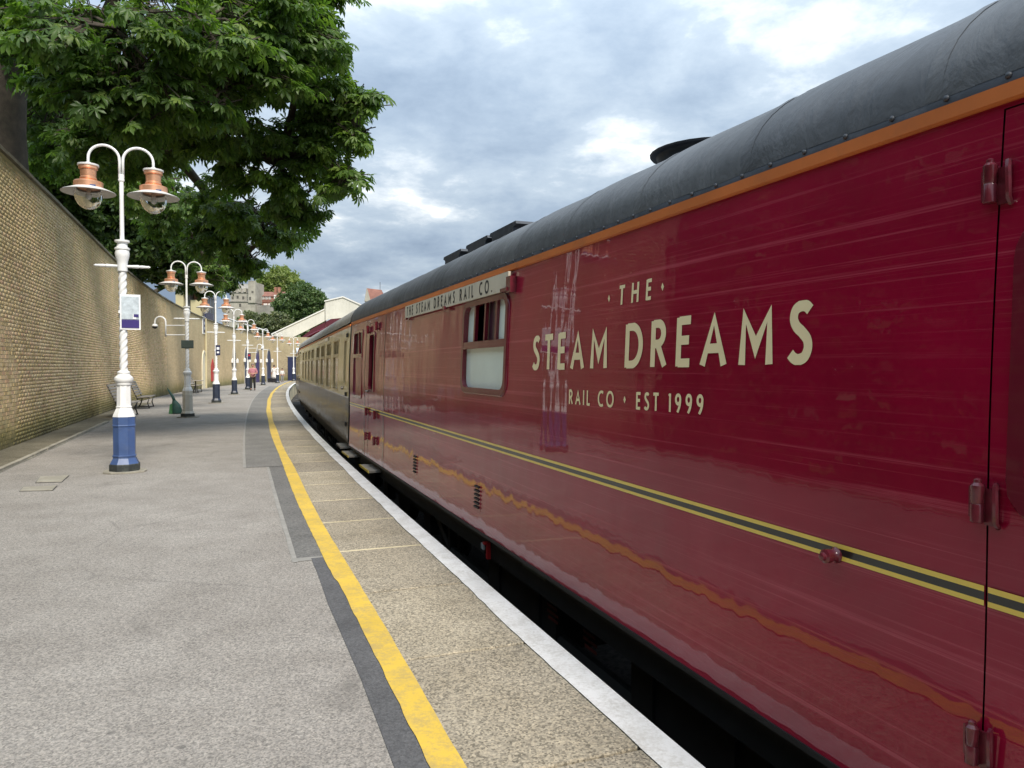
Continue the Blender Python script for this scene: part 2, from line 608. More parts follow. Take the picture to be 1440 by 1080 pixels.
M['copper'] = simple('copper', (0.80, 0.42, 0.25), 0.36, 0.7, var=0.16, scale=7, dirt=0.2, dirt_col=(0.35, 0.16, 0.08))
M['shade_white'] = simple('shade_white', (0.62, 0.60, 0.58), 0.5, var=0.08, dirt=0.4, dirt_col=(0.3, 0.27, 0.24))
M['maroon'] = coach_paint('maroon', (0.29, 0.0030, 0.030), 1.0, 0.9, 0.32, 0.0, 0.85)
M['maroon_door'] = coach_paint('maroon_door', (0.285, 0.0032, 0.030), 1.0, 0.8, 0.34, 0.0, 0.85)
M['maroon_frame'] = coach_paint('maroon_frame', (0.15, 0.010, 0.024), 0.6, 0.2, 0.35, 0.25)
M['maroon_iron'] = simple('maroon_iron', (0.15, 0.018, 0.03), 0.25, 0.0, var=0.35, scale=12, dirt=0.5, dirt_col=(0.05, 0.02, 0.02), coat=0.35)
M['orange'] = simple('orange', (0.62, 0.17, 0.035), 0.45, var=0.14, scale=2.5, dirt=0.35, dirt_col=(0.35, 0.12, 0.05))
M['roof'] = simple('roof', (0.115, 0.122, 0.135), 0.5, var=0.22, scale=1.3, bump=0.12, dirt=0.35, dirt_col=(0.12, 0.125, 0.13), coat=0.15)


def roof_mat(name, col):
    m, n, l, b = new_mat(name)
    g = n.new('ShaderNodeNewGeometry')
    v = coords(n, l)
    oi = n.new('ShaderNodeObjectInfo')
    f = noise_n(n, l, g.outputs['Position'], 1.1, 8, 0.65, 0.5)
    c = ramp(n, l, f, [(0.3, tuple(x * 0.62 for x in col)), (0.5, col), (0.72, tuple(x * 1.3 for x in col))])
    c = mixc(n, l, 1.0, c, ramp(n, l, oi.outputs['Random'], [(0, (0.85, 0.86, 0.88)), (1, (1.1, 1.1, 1.08))]), 'MULTIPLY')
    run = noise_n(n, l, coords(n, l, (9, 0.9, 1.2)), 1.0, 7, 0.7)
    c = mixc(n, l, ramp(n, l, run, [(0.5, (0, 0, 0)), (0.72, (0.55, 0.55, 0.55))]), c, tuple(x * 0.5 for x in col))
    sp = noise_n(n, l, g.outputs['Position'], 14, 6, 0.75)
    c = mixc(n, l, ramp(n, l, sp, [(0.60, (0, 0, 0)), (0.75, (0.5, 0.5, 0.5))]), c, tuple(x * 1.7 for x in col))
    l.new(c, b.inputs['Base Color'])
    b.inputs['Roughness'].default_value = 0.48
    wr = noise_n(n, l, coords(n, l, (2.2, 1.0, 1.0)), 2.4, 5, 0.55, 0.8)
    nb = bump_n(n, l, wr, 0.55, 0.03)
    l.new(bump_n(n, l, sp, 0.25, 0.006, nb), b.inputs['Normal'])
    return m


M['roof'] = roof_mat('roof', (0.085, 0.089, 0.095))
M['roof_lip'] = simple('roof_lip', (0.035, 0.042, 0.055), 0.5, var=0.3, scale=5, dirt=0.5, dirt_col=(0.12, 0.13, 0.15))
M['roof_pale'] = simple('roof_pale', (0.36, 0.35, 0.32), 0.6, var=0.2, scale=1.3, dirt=0.35)
M['cream_text'] = simple('cream_text', (0.98, 0.82, 0.50), 0.4, var=0.05)
M['stripe_yellow'] = simple('stripe_yellow', (0.88, 0.64, 0.11), 0.35, var=0.06, coat=0.5)
M['stripe_black'] = simple('stripe_black', (0.012, 0.016, 0.016), 0.3, var=0.2, coat=0.6)
M['board_cream'] = simple('board_cream', (0.66, 0.60, 0.47), 0.5, var=0.08, scale=3, dirt=0.4, dirt_col=(0.4, 0.34, 0.24))
M['black_print'] = simple('black_print', (0.02, 0.02, 0.022), 0.5, var=0.1)
M['frost'] = simple('frost', (0.80, 0.93, 0.86), 0.25, var=0.05, scale=3, coat=0.5)
M['dark_in'] = simple('dark_in', (0.018, 0.006, 0.010), 0.6, var=0.2)  # near-black standing for shade inside the coach and in its gaps
M['purple_in'] = simple('purple_in', (0.045, 0.012, 0.03), 0.4, var=0.2, coat=0.4)
M['curtain'] = simple('curtain', (0.42, 0.40, 0.37), 0.8, var=0.25, scale=10)
M['black_iron'] = simple('black_iron', (0.010, 0.011, 0.012), 0.6, var=0.4, scale=5, dirt=0.3, dirt_col=(0.035, 0.03, 0.026))
M['steel'] = simple('steel', (0.28, 0.26, 0.25), 0.35, 0.8, var=0.2)
M['red_paint'] = simple('red_paint', (0.50, 0.02, 0.025), 0.4, var=0.15)
M['red_print'] = simple('red_print', (0.13, 0.02, 0.018), 0.6, var=0.3)
M['cream_coach'] = coach_paint('cream_coach', (0.76, 0.64, 0.33), 0.8, 0.1, 0.4, 0.2, 0.35)
M['brown_coach'] = coach_paint('brown_coach', (0.105, 0.082, 0.060), 1.3, 0.3, 0.5, 0.2, 0.3)
M['glass'] = glass_mat('glass', (0.03, 0.03, 0.03))
M['glass_pale'] = glass_mat('glass_pale', (0.20, 0.165, 0.115), 0.12)
M['cream_frame'] = simple('cream_frame', (0.58, 0.47, 0.26), 0.4, var=0.1)
M['bark'] = simple('bark', (0.055, 0.042, 0.03), 0.9, var=0.4, scale=5, bump=0.8, dirt=0.4, dirt_col=(0.05, 0.055, 0.03))
M['leaf'] = leaf_mat('leaf', [(0.0, (0.06, 0.115, 0.028)), (0.45, (0.105, 0.185, 0.045)), (0.8, (0.14, 0.225, 0.06)), (1.0, (0.19, 0.265, 0.07))], 0.52)
M['leaf_dark'] = leaf_mat('leaf_dark', [(0.0, (0.03, 0.06, 0.018)), (0.6, (0.055, 0.105, 0.028)), (1.0, (0.10, 0.15, 0.035))], 0.35)
M['leaf_pale'] = leaf_mat('leaf_pale', [(0.0, (0.17, 0.22, 0.08)), (0.6, (0.26, 0.33, 0.12)), (1.0, (0.36, 0.40, 0.17))], 0.4)
M['leaf_mid'] = leaf_mat('leaf_mid', [(0.0, (0.07, 0.12, 0.05)), (0.6, (0.10, 0.165, 0.065)), (1.0, (0.15, 0.20, 0.08))], 0.35)
M['leaf_grey'] = leaf_mat('leaf_grey', [(0.0, (0.10, 0.125, 0.07)), (0.6, (0.15, 0.18, 0.10)), (1.0, (0.22, 0.23, 0.12))], 0.3)
M['grass'] = simple('grass', (0.08, 0.10, 0.03), 0.95, var=0.4, scale=0.7, bump=0.5)
M['stone'] = simple('stone', (0.36, 0.335, 0.285), 0.9, var=0.3, scale=0.35, dirt=0.5, dirt_col=(0.2, 0.18, 0.15))
M['stone_dark'] = simple('stone_dark', (0.25, 0.235, 0.21), 0.9, var=0.3, scale=0.4, dirt=0.5, dirt_col=(0.14, 0.13, 0.11))
M['red_tile'] = simple('red_tile', (0.22, 0.10, 0.075), 0.85, var=0.3, scale=0.6)
M['red_brick'] = simple('red_brick', (0.32, 0.15, 0.10), 0.85, var=0.3, scale=0.5)
M['render_white'] = simple('render_white', (0.74, 0.72, 0.68), 0.8, var=0.06, scale=0.5)
M['board_white'] = simple('board_white', (0.62, 0.60, 0.53), 0.7, var=0.1, scale=0.7, dirt=0.3, dirt_col=(0.42, 0.40, 0.33))
M['maroon_steel'] = simple('maroon_steel', (0.10, 0.015, 0.025), 0.5, var=0.2)
M['crimson'] = simple('crimson', (0.42, 0.05, 0.08), 0.5, var=0.15, scale=0.7)
M['cream_wall'] = simple('cream_wall', (0.52, 0.45, 0.27), 0.8, var=0.12, scale=1.0)
M['slate'] = simple('slate', (0.20, 0.20, 0.21), 0.7, var=0.2, scale=2)
M['wood_grey'] = simple('wood_grey', (0.34, 0.30, 0.255), 0.8, var=0.25, scale=5, bump=0.3)
M['iron_dark'] = simple('iron_dark', (0.05, 0.05, 0.05), 0.5, var=0.3)
M['green_cloth'] = simple('green_cloth', (0.012, 0.05, 0.042), 0.7, var=0.35, scale=9, bump=0.3)
M['green_lining'] = simple('green_lining', (0.05, 0.17, 0.07), 0.7, var=0.25, scale=9)
M['poster_white'] = simple('poster_white', (0.80, 0.81, 0.82), 0.35, var=0.03)
M['poster_pale'] = simple('poster_pale', (0.50, 0.56, 0.60), 0.35, var=0.25, scale=14)
M['purple'] = simple('purple', (0.045, 0.03, 0.16), 0.35, var=0.1)
M['sign_navy'] = simple('sign_navy', (0.02, 0.025, 0.07), 0.4, var=0.1)
M['sign_green'] = simple('sign_green', (0.055, 0.075, 0.065), 0.5, var=0.2)
M['sign_grey'] = simple('sign_grey', (0.42, 0.45, 0.52), 0.5, var=0.1)
M['door_blue'] = simple('door_blue', (0.035, 0.05, 0.11), 0.5, var=0.2)
M['arch_white'] = simple('arch_white', (0.66, 0.60, 0.45), 0.8, var=0.1)
M['skin'] = simple('skin', (0.50, 0.27, 0.19), 0.55, var=0.08)
M['hair_grey'] = simple('hair_grey', (0.20, 0.15, 0.12), 0.8, var=0.2)
M['hair_dark'] = simple('hair_dark', (0.05, 0.035, 0.03), 0.7, var=0.2)
M['plaid'] = simple('plaid', (0.42, 0.17, 0.20), 0.85, var=0.5, scale=22)
M['black_cloth'] = simple('black_cloth', (0.014, 0.014, 0.017), 0.85, var=0.2)
M['white_cloth'] = simple('white_cloth', (0.62, 0.60, 0.57), 0.85, var=0.1)
M['grey_cloth'] = simple('grey_cloth', (0.22, 0.22, 0.22), 0.85, var=0.15)
M['black_shoe'] = simple('black_shoe', (0.012, 0.011, 0.01), 0.45, var=0.2)


def globe_glass():
    m, n, l, b = new_mat('globe_glass')
    b.inputs['Base Color'].default_value = (0.93, 0.95, 0.93, 1)
    b.inputs['Roughness'].default_value = 0.06
    b.inputs['Transmission Weight'].default_value = 1.0
    b.inputs['IOR'].default_value = 1.12
    b.inputs['Coat Weight'].default_value = 0.6
    return m


M['globe'] = globe_glass()

# ================================================================== SETTING
S_NEAR, S_FAR = -16.0, 92.0


def strip(o0, o1, z, s0, s1, step=0.75, z1=None, wob0=0.0, wob1=0.0, nd=1):
    """sheet between two inland offsets of the platform edge (o may be callables of s)"""
    mb = MB()
    k = max(1, int(round((s1 - s0) / step)))
    row = nd + 1
    for i in range(k + 1):
        s = s0 + (s1 - s0) * i / k
        a = o0(s) if callable(o0) else o0
        b = o1(s) if callable(o1) else o1
        a += wob0 * rng.uniform(-1, 1)
        b += wob1 * rng.uniform(-1, 1)
        for j in range(row):
            t = j / nd
            zz = z if z1 is None else z + (z1 - z) * t
            mb.v.append(tuple(E(s, a + (b - a) * t, zz)))
    for i in range(k):
        for j in range(nd):
            p = i * row + j
            mb.f.append((p + row, p, p + 1, p + row + 1))
    return mb


def wall_o(s):
    """inland offset of the wall face at platform station s"""
    return (edge_d(s) - wall_d(s)) * 1.0


# ground far below everything, to the horizon
mb = MB()
mb.add([(-1500, -400, -1.6), (1500, -400, -1.6), (1500, 2600, -1.6), (-1500, 2600, -1.6)], [(0, 1, 2, 3)])
tag(mb.build('ground', M['grass']), kind='structure')

# trackbed
mb = strip(-5.6, 0.02, -1.05, S_NEAR, S_FAR, 3)
tag(mb.build('trackbed', M['ballast']), kind='structure')
# rails
for o in (-0.93, -2.37):
    mb = MB()
    pts = [E(s, o, -0.98) for s in np.arange(S_NEAR, S_FAR, 3.0)]
    n = len(pts)
    for p in pts:
        for dx, dz in ((-0.035, -0.07), (0.035, -0.07), (0.035, 0.075), (-0.035, 0.075)):
            q = p + NV * dx
            mb.v.append((q.x, q.y, q.z + dz))
    for i in range(n - 1):
        for k in range(4):
            k2 = (k + 1) % 4
            mb.f.append((i * 4 + k, i * 4 + k2, i * 4 + 4 + k2, i * 4 + 4 + k))
    tag(mb.build('rail', M['steel']), 'steel rail of the platform track under the maroon coach' if o > -1 else 'steel rail on the side of the track away from the platform', 'rail')

# unseen far-side platform, added to keep light out from under the coaches
mb = strip(-9.0, -5.2, -0.02, S_NEAR, S_FAR, 3)
mb2 = strip(-5.2, -5.19, -0.02, S_NEAR, S_FAR, 3, z1=-1.2)
mb.add(mb2.v, mb2.f)
tag(mb.build('light_block_platform', M['tarmac_mid']), kind='structure')

# platform tarmac: from behind the coping slabs to the wall
plat = strip(0.84, lambda s: wall_o(s) + 0.4, 0.0, S_NEAR, S_FAR, 0.75, nd=8)
tag(plat.build('platform', M['tarmac']), kind='structure')

# the drop of the platform face and slab bed
mb = strip(0.06, 0.06001, -0.12, S_NEAR, S_FAR, 1.5, z1=-1.1)
for bz, ba, bb in ((-0.03, S_NEAR, 5.4), (-0.003, 5.4, S_FAR)):
    mb2 = strip(0.004, 0.88, bz, ba, bb, 0.75)
    mb.add(mb2.v, mb2.f)
bed = tag(mb.build('platform_face', M['slab_joint']), kind='structure')

# coping slabs one by one
SLAB = 1.19
s = 0.13 - SLAB * 8
k = 0
while s < 62:
    gp = 0.010 if s < 4.8 else 0.019
    a, b = s + gp, s + SLAB - gp
    dz = rng.uniform(-0.002, 0.002)
    mb = MB()
    top = [E(a, 0.0), E(b, 0.0), E(b, 0.872), E(a, 0.872)]
    tl = rng.uniform(-0.002, 0.002)
    vs = [(p.x, p.y, 0.0 + dz + (tl if i in (0, 1) else -tl)) for i, p in enumerate(top)]
    ins = 0.006
    c = sum((Vector(v) for v in vs), Vector()) / 4
    lo = [(v[0], v[1], v[2] - ins) for v in vs]
    up = [tuple(Vector(v) + (c - Vector(v)).normalized() * ins) for v in vs]
    bot = [(v[0], v[1], -0.11) for v in vs]
    mb.add(up + lo + bot, [(3, 2, 1, 0)] + [((i + 1) % 4, (i), 4 + i, 4 + (i + 1) % 4)[::-1] for i in range(4)]
           + [(4 + (i + 1) % 4, 4 + i, 8 + i, 8 + (i + 1) % 4)[::-1] for i in range(4)])
    o = mb.build('coping_slab', M['slab'], bed)
    s += SLAB
    k += 1
mb = strip(0.0, 0.872, 0.0, s, S_FAR, 1.5)
mb.build('coping_run', M['slab'], bed)

# painted lines and repair strips
tag(strip(0.0, lambda s: 0.155 + 0.006 * math.sin(s * 2.1), 0.0065, S_NEAR, S_FAR, 0.12, wob1=0.004).build('white_edge_line', M['white_line']), kind='structure')
yl0 = lambda s: 0.835 + 0.010 * math.sin(s * 0.9 + 1)
yl1 = lambda s: 0.965 + 0.010 * math.sin(s * 0.7 + 2) + (0.015 if s > 5.3 else 0)
tag(strip(yl0, yl1, 0.0085, S_NEAR, S_FAR, 0.1, wob0=0.0025, wob1=0.0035).build('yellow_safety_line', M['yellow_line']), kind='structure')
tag(strip(0.93, lambda s: 1.075 + 0.004 * math.sin(s * 3), 0.004, S_NEAR, 5.93, 0.4, wob1=0.003).build('repair_strip', M['tarmac_dark']), kind='structure')
tag(strip(0.93, 1.175, 0.0042, 5.97, 11.6, 0.5, wob1=0.003).build('repair_strip', M['tarmac_mid']), kind='structure')
tag(strip(1.175, 1.215, 0.004, 5.85, 11.6, 0.5, wob1=0.006).build('seal_strip', M['seal']), kind='structure')
tag(strip(0.93, 1.22, 0.0038, 5.87, 5.97, 0.5, wob1=0.006).build('seal_strip', M['seal']), kind='structure')
tag(strip(0.93, lambda s: 1.50 + 0.004 * (s - 11), 0.0044, 11.63, 60, 0.8, wob1=0.006).build('repair_strip', M['tarmac_wide']), kind='structure')
tag(strip(lambda s: 1.50 + 0.004 * (s - 11), lambda s: 1.54 + 0.004 * (s - 11), 0.004, 11.63, 60, 0.8, wob1=0.006).build('seal_strip', M['seal']), kind='structure')

# dirt strip and raised edging along the foot of the wall
tag(strip(lambda s: wall_o(s) - 0.72, lambda s: wall_o(s) + 0.2, 0.006, S_NEAR, 34, 0.5, wob0=0.02, nd=2).build('drain_strip', M['dirt']), kind='structure')
s = 8.0
edging = tag(strip(lambda s: wall_o(s) - 0.80, lambda s: wall_o(s) - 0.70, 0.009, S_NEAR, 24, 0.5, wob0=0.008).build('drain_edging', M['concrete']), kind='structure')
while s < 22:
    L = 0.9
    mb = MB()
    p0, p1 = E(s + 0.012, wall_o(s) - 0.75), E(s + L - 0.012, wall_o(s + L) - 0.75)
    dd = p1 - p0
    mb.box(((p0 + p1) / 2) + Vector((0, 0, 0.022 + rng.uniform(-0.006, 0.004))), (dd.length, 0.075, 0.05), math.atan2(dd.y, dd.x) + rng.uniform(-0.012, 0.012))
    mb.build('edging_kerb', M['concrete'], edging)
    s += L

# inspection covers
for pts, lab in ((((47, 680), (85, 679), (96, 669.5), (54, 671)), 'pale concrete inspection cover nearer the wall foot'),
                 (((24, 692), (72, 691), (79, 684), (30, 686)), 'narrow concrete inspection cover set farther from the wall foot')):
    P = [G(*p) for p in pts]
    c = sum(P, Vector()) / 4
    t = thing('inspection_cover', c, 0, lab, 'manhole cover')
    mb = MB()
    mb.prism([(p.x - c.x, p.y - c.y, 0.001) for p in P], (0, 0, 0.004))
    mb.build('frame', M['iron_dark'], t)
    mb = MB()
    mb.prism([((p.x - c.x) * 0.95, (p.y - c.y) * 0.93, 0.004) for p in P], (0, 0, 0.006))
    mb.build('lid', M['concrete'], t)

# ------------------------------------------------------------------ brick wall
WALL_H = 5.40
WT = 0.35


def wall_pt(s, z, proud=0.0):
    """point on the wall face; proud towards the platform"""
    sl = 2 * 0.00278 * (s - 28) if s > 28 else 0.0
    k = 1 / math.sqrt(1 + sl * sl)
    return W(s - proud * sl * k, wall_d(s) + proud * k, z)


def smooth(t):
    t = min(1, max(0, t))
    return t * t * (3 - 2 * t)


def wall_top(s):
    return WALL_H - 0.70 * smooth((s - 16) / 60)


def wall_sheet(s0, s1, step, name, mat, parent, proud=0.0, off=(0, 0, 0)):
    mb = MB()
    uv = []
    n = max(1, int((s1 - s0) / step))
    for i in range(n + 1):
        s = s0 + (s1 - s0) * i / n
        for z, pr in ((-0.3, proud), (wall_top(s), proud), (wall_top(s), -WT), (-0.3, -WT)):
            mb.v.append(tuple(wall_pt(s, z, pr)))
    for i in range(n):
        for k in range(3):
            a = i * 4 + k
            mb.f.append((a, a + 4, a + 5, a + 1))
    mb.f.append((0, 1, 2, 3))
    mb.f.append(tuple(n * 4 + k for k in (3, 2, 1, 0)))
    o = mb.build(name, mat, parent, off=off)
    me = o.data
    ul = me.uv_layers.new(name='UVMap')
    for li, lp in enumerate(me.loops):
        vi = lp.vertex_index
        ul.data[li].uv = (s0 + (s1 - s0) * (vi // 4) / n, Vector(mb.v[vi]).z)
    return o


wbase = W(15, wall_d(15), 0)
wall = thing('brick_wall', wbase, 0, 'tall stained yellow brick retaining wall behind the lamp posts and benches', 'wall')
B0, B1 = 11.5, 44.0
wall_sheet(S_NEAR, B0, 3, 'wall_core', M['brick_far'], wall, 0.006, wbase)
wall_sheet(B0, B1, 1, 'mortar', M['mortar'], wall, 0.003, wbase)
wall_sheet(B1, 84.5, 1, 'wall_core', M['brick_far'], wall, 0.006, wbase)
# bricks: box without a back, 10 triangles
allv, allf, single = [], [], []
row_n = int(WALL_H / 0.075)
for r_ in range(row_n):
    z0 = 0.005 + r_ * 0.075
    hd = (r_ % 4 == 3)
    L = 0.1125 if hd else 0.225
    s = B0 + (0.056 if hd else (0.1125 if r_ % 2 else 0.0))
    while s + L < B1:
        if z0 + 0.07 < wall_top(s + L):
            single.append((s, z0, L))
        s += L
order = sorted(range(len(single)), key=lambda i: (single[i][0] - 15.2) ** 2 + ((single[i][1] - 1.0) * 1.1) ** 2 if single[i][0] > 14.9 else 1e9)
near_set = set(order[:300])
proto = {}
for i, (s, z0, L) in enumerate(single):
    pr = 0.008 + rng.uniform(-0.003, 0.004)
    if i in near_set:
        key = round(L, 3)
        if key not in proto:
            h = (L - 0.010) / 2
            m_ = MB()
            m_.add([(-h, 0, 0), (h, 0, 0), (h, 0, 0.065), (-h, 0, 0.065), (-h + .003, -0.02, 0.003), (h - .003, -0.02, 0.003),
                    (h - .003, -0.02, 0.062), (-h + .003, -0.02, 0.062)],
                   [(4, 5, 6, 7), (0, 1, 5, 4), (1, 2, 6, 5), (2, 3, 7, 6), (3, 0, 4, 7)])
            proto[key] = m_.mesh('brick', M['brick'])
        o = link('brick', proto[key], wall)
        p = wall_pt(s + L / 2, z0, pr - 0.02) - wbase
        o.location = p
        o.rotation_euler = (0, 0, TRACK_ANG)
        o.scale = (1, 1, 1)
        continue
    a, b = s + 0.005, s + L - 0.005
    j = 0.0015
    p = [wall_pt(a, z0, -0.006), wall_pt(b, z0, -0.006), wall_pt(b, z0 + 0.065, -0.006), wall_pt(a, z0 + 0.065, -0.006),
         wall_pt(a + .003, z0 + .003, pr), wall_pt(b - .003, z0 + .003, pr + rng.uniform(-j, j)), wall_pt(b - .003, z0 + .062, pr), wall_pt(a + .003, z0 + .062, pr + rng.uniform(-j, j))]
    bi = len(allv)
    allv += [(q.x - wbase.x, q.y - wbase.y, q.z) for q in p]
    allf += [(bi + 4, bi + 5, bi + 6, bi + 7), (bi, bi + 1, bi + 5, bi + 4), (bi + 1, bi + 2, bi + 6, bi + 5), (bi + 2, bi + 3, bi + 7, bi + 6), (bi + 3, bi, bi + 4, bi + 7)]
# faces run the other way round because the wall face looks towards +d
allf = [f[::-1] for f in allf]
tag(link('bricks', np_mesh('bricks', allv, allf, M['brick']), wall), kind='stuff')
# coping stones
s = S_NEAR
while s < 84.0:
    L = 0.92 if s < 50 else 2.5
    a, b = s + 0.006, min(s + L - 0.006, 84.4)
    zt0, zt1 = wall_top(a), wall_top(b)
    mb = MB()
    sec = [(0.07, 0.004), (0.07, 0.07), (-0.12, 0.13), (-WT - 0.06, 0.09), (-WT - 0.06, 0.004)]
    j = rng.uniform(-0.006, 0.006)
    P = [wall_pt(a, zt0 + z + j, pr) - wbase for pr, z in sec] + [wall_pt(b, zt1 + z + j, pr) - wbase for pr, z in sec]
    mb.add(P, [(4, 3, 2, 1, 0), (5, 6, 7, 8, 9)] + [(i, (i + 1) % 5, 5 + (i + 1) % 5, 5 + i) for i in range(5)])
    mb.build('coping_stone', M['coping'], wall)
    s += L
# brick pier / downpipe on the wall
mb = MB()
p = [wall_pt(56.3, z, 0.09) - wbase for z in (0, 4.9)]
mb.tube(p, 0.06, 8)
mb.build('downpipe', M['cream_wall'], wall)


def wall_frame(s, z, proud=0.0):
    """matrix on the wall: x along the wall (away), y out of the wall, z up"""
    p = wall_pt(s, z, proud)
    q = wall_pt(s + 0.05, z, proud)
    return p, math.atan2((q - p).y, (q - p).x)


def arch_poly(w, h, n=7):
    """gothic arch outline in x,z; width w, total height h"""
    hw = w / 2
    spring = h - w * 0.95
    pts = [(-hw, 0), (hw, 0), (hw, spring)]
    for i in range(1, n):
        t = i / n
        pts.append((hw * math.cos(t * math.pi / 2) ** 0.8, spring + (h - spring) * math.sin(t * math.pi / 2) ** 1.0))
    pts.append((0, h))
    for i in range(n - 1, 0, -1):
        t = i / n
        pts.append((-hw * math.cos(t * math.pi / 2) ** 0.8, spring + (h - spring) * math.sin(t * math.pi / 2) ** 1.0))
    pts.append((-hw, spring))
    return pts


def s_at_px(x, lo=16.0, hi=84.0):
    for _ in range(50):
        mid = (lo + hi) / 2
        p = wall_pt(mid, 0)
        px = 720 + F_PX * p.x / p.y
        if px < x:
            lo = mid
        else:
            hi = mid
    return lo


def arch_door(px, wdt, h, m_door, m_trim, label, name='gothic_door'):
    s = s_at_px(px)
    p, a = wall_frame(s, 0.0, 0.0)
    t = thing(name, p, a, label, 'door', 'arched doors along the wall' if name == 'gothic_door' else None)
    outer = arch_poly(wdt + 0.2, h + 0.16)
    inner = arch_poly(wdt, h)
    mb = MB()
    n = len(outer)
    y0, y1 = -0.005, -0.07
    vs = [(x, y1, z) for x, z in outer] + [(x, y1, max(z, 0)) for x, z in inner] + [(x, y0 + 0.02, z) for x, z in outer]
    fs = []
    for i in range(1, n):
        j = (i + 1) % n
        if i == 0:
            continue
        fs.append((i, j, n + j, n + i))
        fs.append((i, 2 * n + i, 2 * n + j, j))
    mb.add(vs, fs)
    mb.build('surround', m_trim, t)
    mb = MB()
    mb.prism([(x, -0.045, z) for x, z in inner], (0, 0.035, 0))
    leaf = mb.build('door_leaf', m_door, t)
    mb = MB()
    for x in (-wdt * 0.17, wdt * 0.17):
        mb.box((x, -0.052, h * 0.36), (0.03, 0.012, h * 0.68))
    mb.build('batten', m_trim if name != 'gothic_door' else M['sign_navy'], leaf)
    for sgn in (-1, 1):
        mb = MB()
        mb.box((sgn * (wdt / 2 + 0.36), -0.13, h * 0.66), (0.13, 0.18, 0.24))
        mb.lathe([(0.10, 0), (0.02, 0.12)], (sgn * (wdt / 2 + 0.36), -0.13, h * 0.66 + 0.12), 6)
        if name == 'gothic_door':
            mb.build('lantern', M['white_paint'], t)
    return t


arch_door(328.5, 1.15, 3.0, M['door_blue'], M['stone'], 'blue arched door half hidden behind a lamp post')
arch_door(346.0, 1.35, 3.15, M['door_blue'], M['stone'], 'blue arched door beside the man in the plaid shirt, towards the benches')
arch_door(361.5, 1.5, 3.1, M['purple'], M['stone'], 'purple arched door between two blue ones on the brick wall')
arch_door(377.5, 1.6, 3.2, M['door_blue'], M['stone'], 'blue arched door next to the corner of the brick wall')
arch_door(286.5, 1.3, 2.5, M['arch_white'], M['arch_white'], 'blocked pale cream arched opening in the brick wall', 'blocked_arch')

# tall red banner and framed notice on the wall
p, a = wall_frame(s_at_px(298.5), 0.45, 0.0)
t = thing('red_banner', p, a, 'tall narrow red board fixed to the brick wall beyond the blocked arch', 'sign')
mb = MB(); mb.prism([(-0.5, -0.03, 0), (0.5, -0.03, 0), (0.5, -0.03, 1.2), (0, -0.03, 1.65), (-0.5, -0.03, 1.2)], (0, -0.03, 0)); mb.build('board', M['red_paint'], t)
mb = MB(); mb.box((0, -0.02, 0.6), (0.6, 0.02, 1.0)); mb.build('backing', M['iron_dark'], t)
p, a = wall_frame(s_at_px(287), 3.85, 0.0)
t = thing('wall_banner', p, a, 'white framed navy vertical notice high on the brick wall', 'sign')
mb = MB(); mb.box((0, -0.03, 0.55), (1.0, 0.04, 1.2)); mb.build('frame', M['poster_white'], t)
mb = MB(); mb.box((0, -0.055, 0.52), (0.75, 0.012, 0.95)); mb.build('panel', M['sign_navy'], t)
for zz in (0.35, 0.7):
    mb = MB(); mb.box((0.0, -0.063, zz), (0.35, 0.006, 0.2)); mb.build('mark', M['sign_grey'], t)

# ------------------------------------------------------------------ brick station wing closing the far end
A = Vector(G(381, 535.5)); A.z = 0
Bp = A + Vector((14, 10.5, 0))
t = thing('station_wing', A, math.atan2((Bp - A).y, (Bp - A).x), 'shaded brown brick station wing under the white canopy gable', 'building')
mb = MB(); mb.box((8.75, 3, 2.35), (17.5, 6, 4.9))
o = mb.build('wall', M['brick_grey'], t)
ul = o.data.uv_layers.new(name='UVMap')
for li, lp in enumerate(o.data.loops):
    v = o.data.vertices[lp.vertex_index].co
    ul.data[li].uv = (v.x + v.y, v.z)
for x0, wd, hh, mt in ((2.3, 0.9, 2.6, 'sign_navy'), (4.5, 1.1, 2.3, 'cream_wall'), (7.4, 1.4, 2.6, 'sign_navy')):
    mb = MB(); mb.box((x0, -0.04, hh / 2), (wd, 0.07, hh)); d_ = mb.build('door', M[mt], t)
    mb = MB(); mb.box((x0, -0.03, hh + 0.06), (wd + 0.2, 0.08, 0.12)); mb.build('lintel', M['stone'], d_)
mb = MB()
mb.prism([(2.6, -0.9, 2.75), (7.4, -0.9, 2.75), (7.2, -0.05, 3.55), (2.8, -0.05, 3.55)], (0, 0.03, 0.05)); mb.build('awning', M['poster_pale'], t)
mb = MB()
mb.prism([(5.2, -0.93, 2.78), (6.3, -0.93, 2.78), (6.2, -0.35, 3.35), (5.1, -0.35, 3.35)], (0, 0.0, 0.05)); mb.build('awning_panel', M['purple'], t)

# ------------------------------------------------------------------ white boarded canopy gable of the train shed
CW = 88.0


def cu(x, y, w=CW):
    return U(x, y, w)


t = thing('train_shed_roof', Vector((U(383, 478, CW).x, CW, 0)), 0, 'white boarded train shed gable with maroon roof beams beneath', 'canopy')
o_ = t.location.copy()
scr = [(382, 471), (457, 436), (457, 424), (483, 418.5), (509, 430), (560, 448), (640, 480), (640, 492), (560, 470), (482, 447), (462, 447), (425, 467), (384, 489)]
P = [cu(*p) - o_ for p in scr]
# polygon split into convex vertical strips so that it stays clean
def vstrip(mb, top, bot, y0, thick, zoff=0.0):
    for i in range(len(top) - 1):
        a, b, c, d = Vector(bot[i]), Vector(bot[i + 1]), Vector(top[i + 1]), Vector(top[i])
        for p in (a, b, c, d):
            p.y += y0
        mb.prism([a, b, c, d], (0, thick, 0))


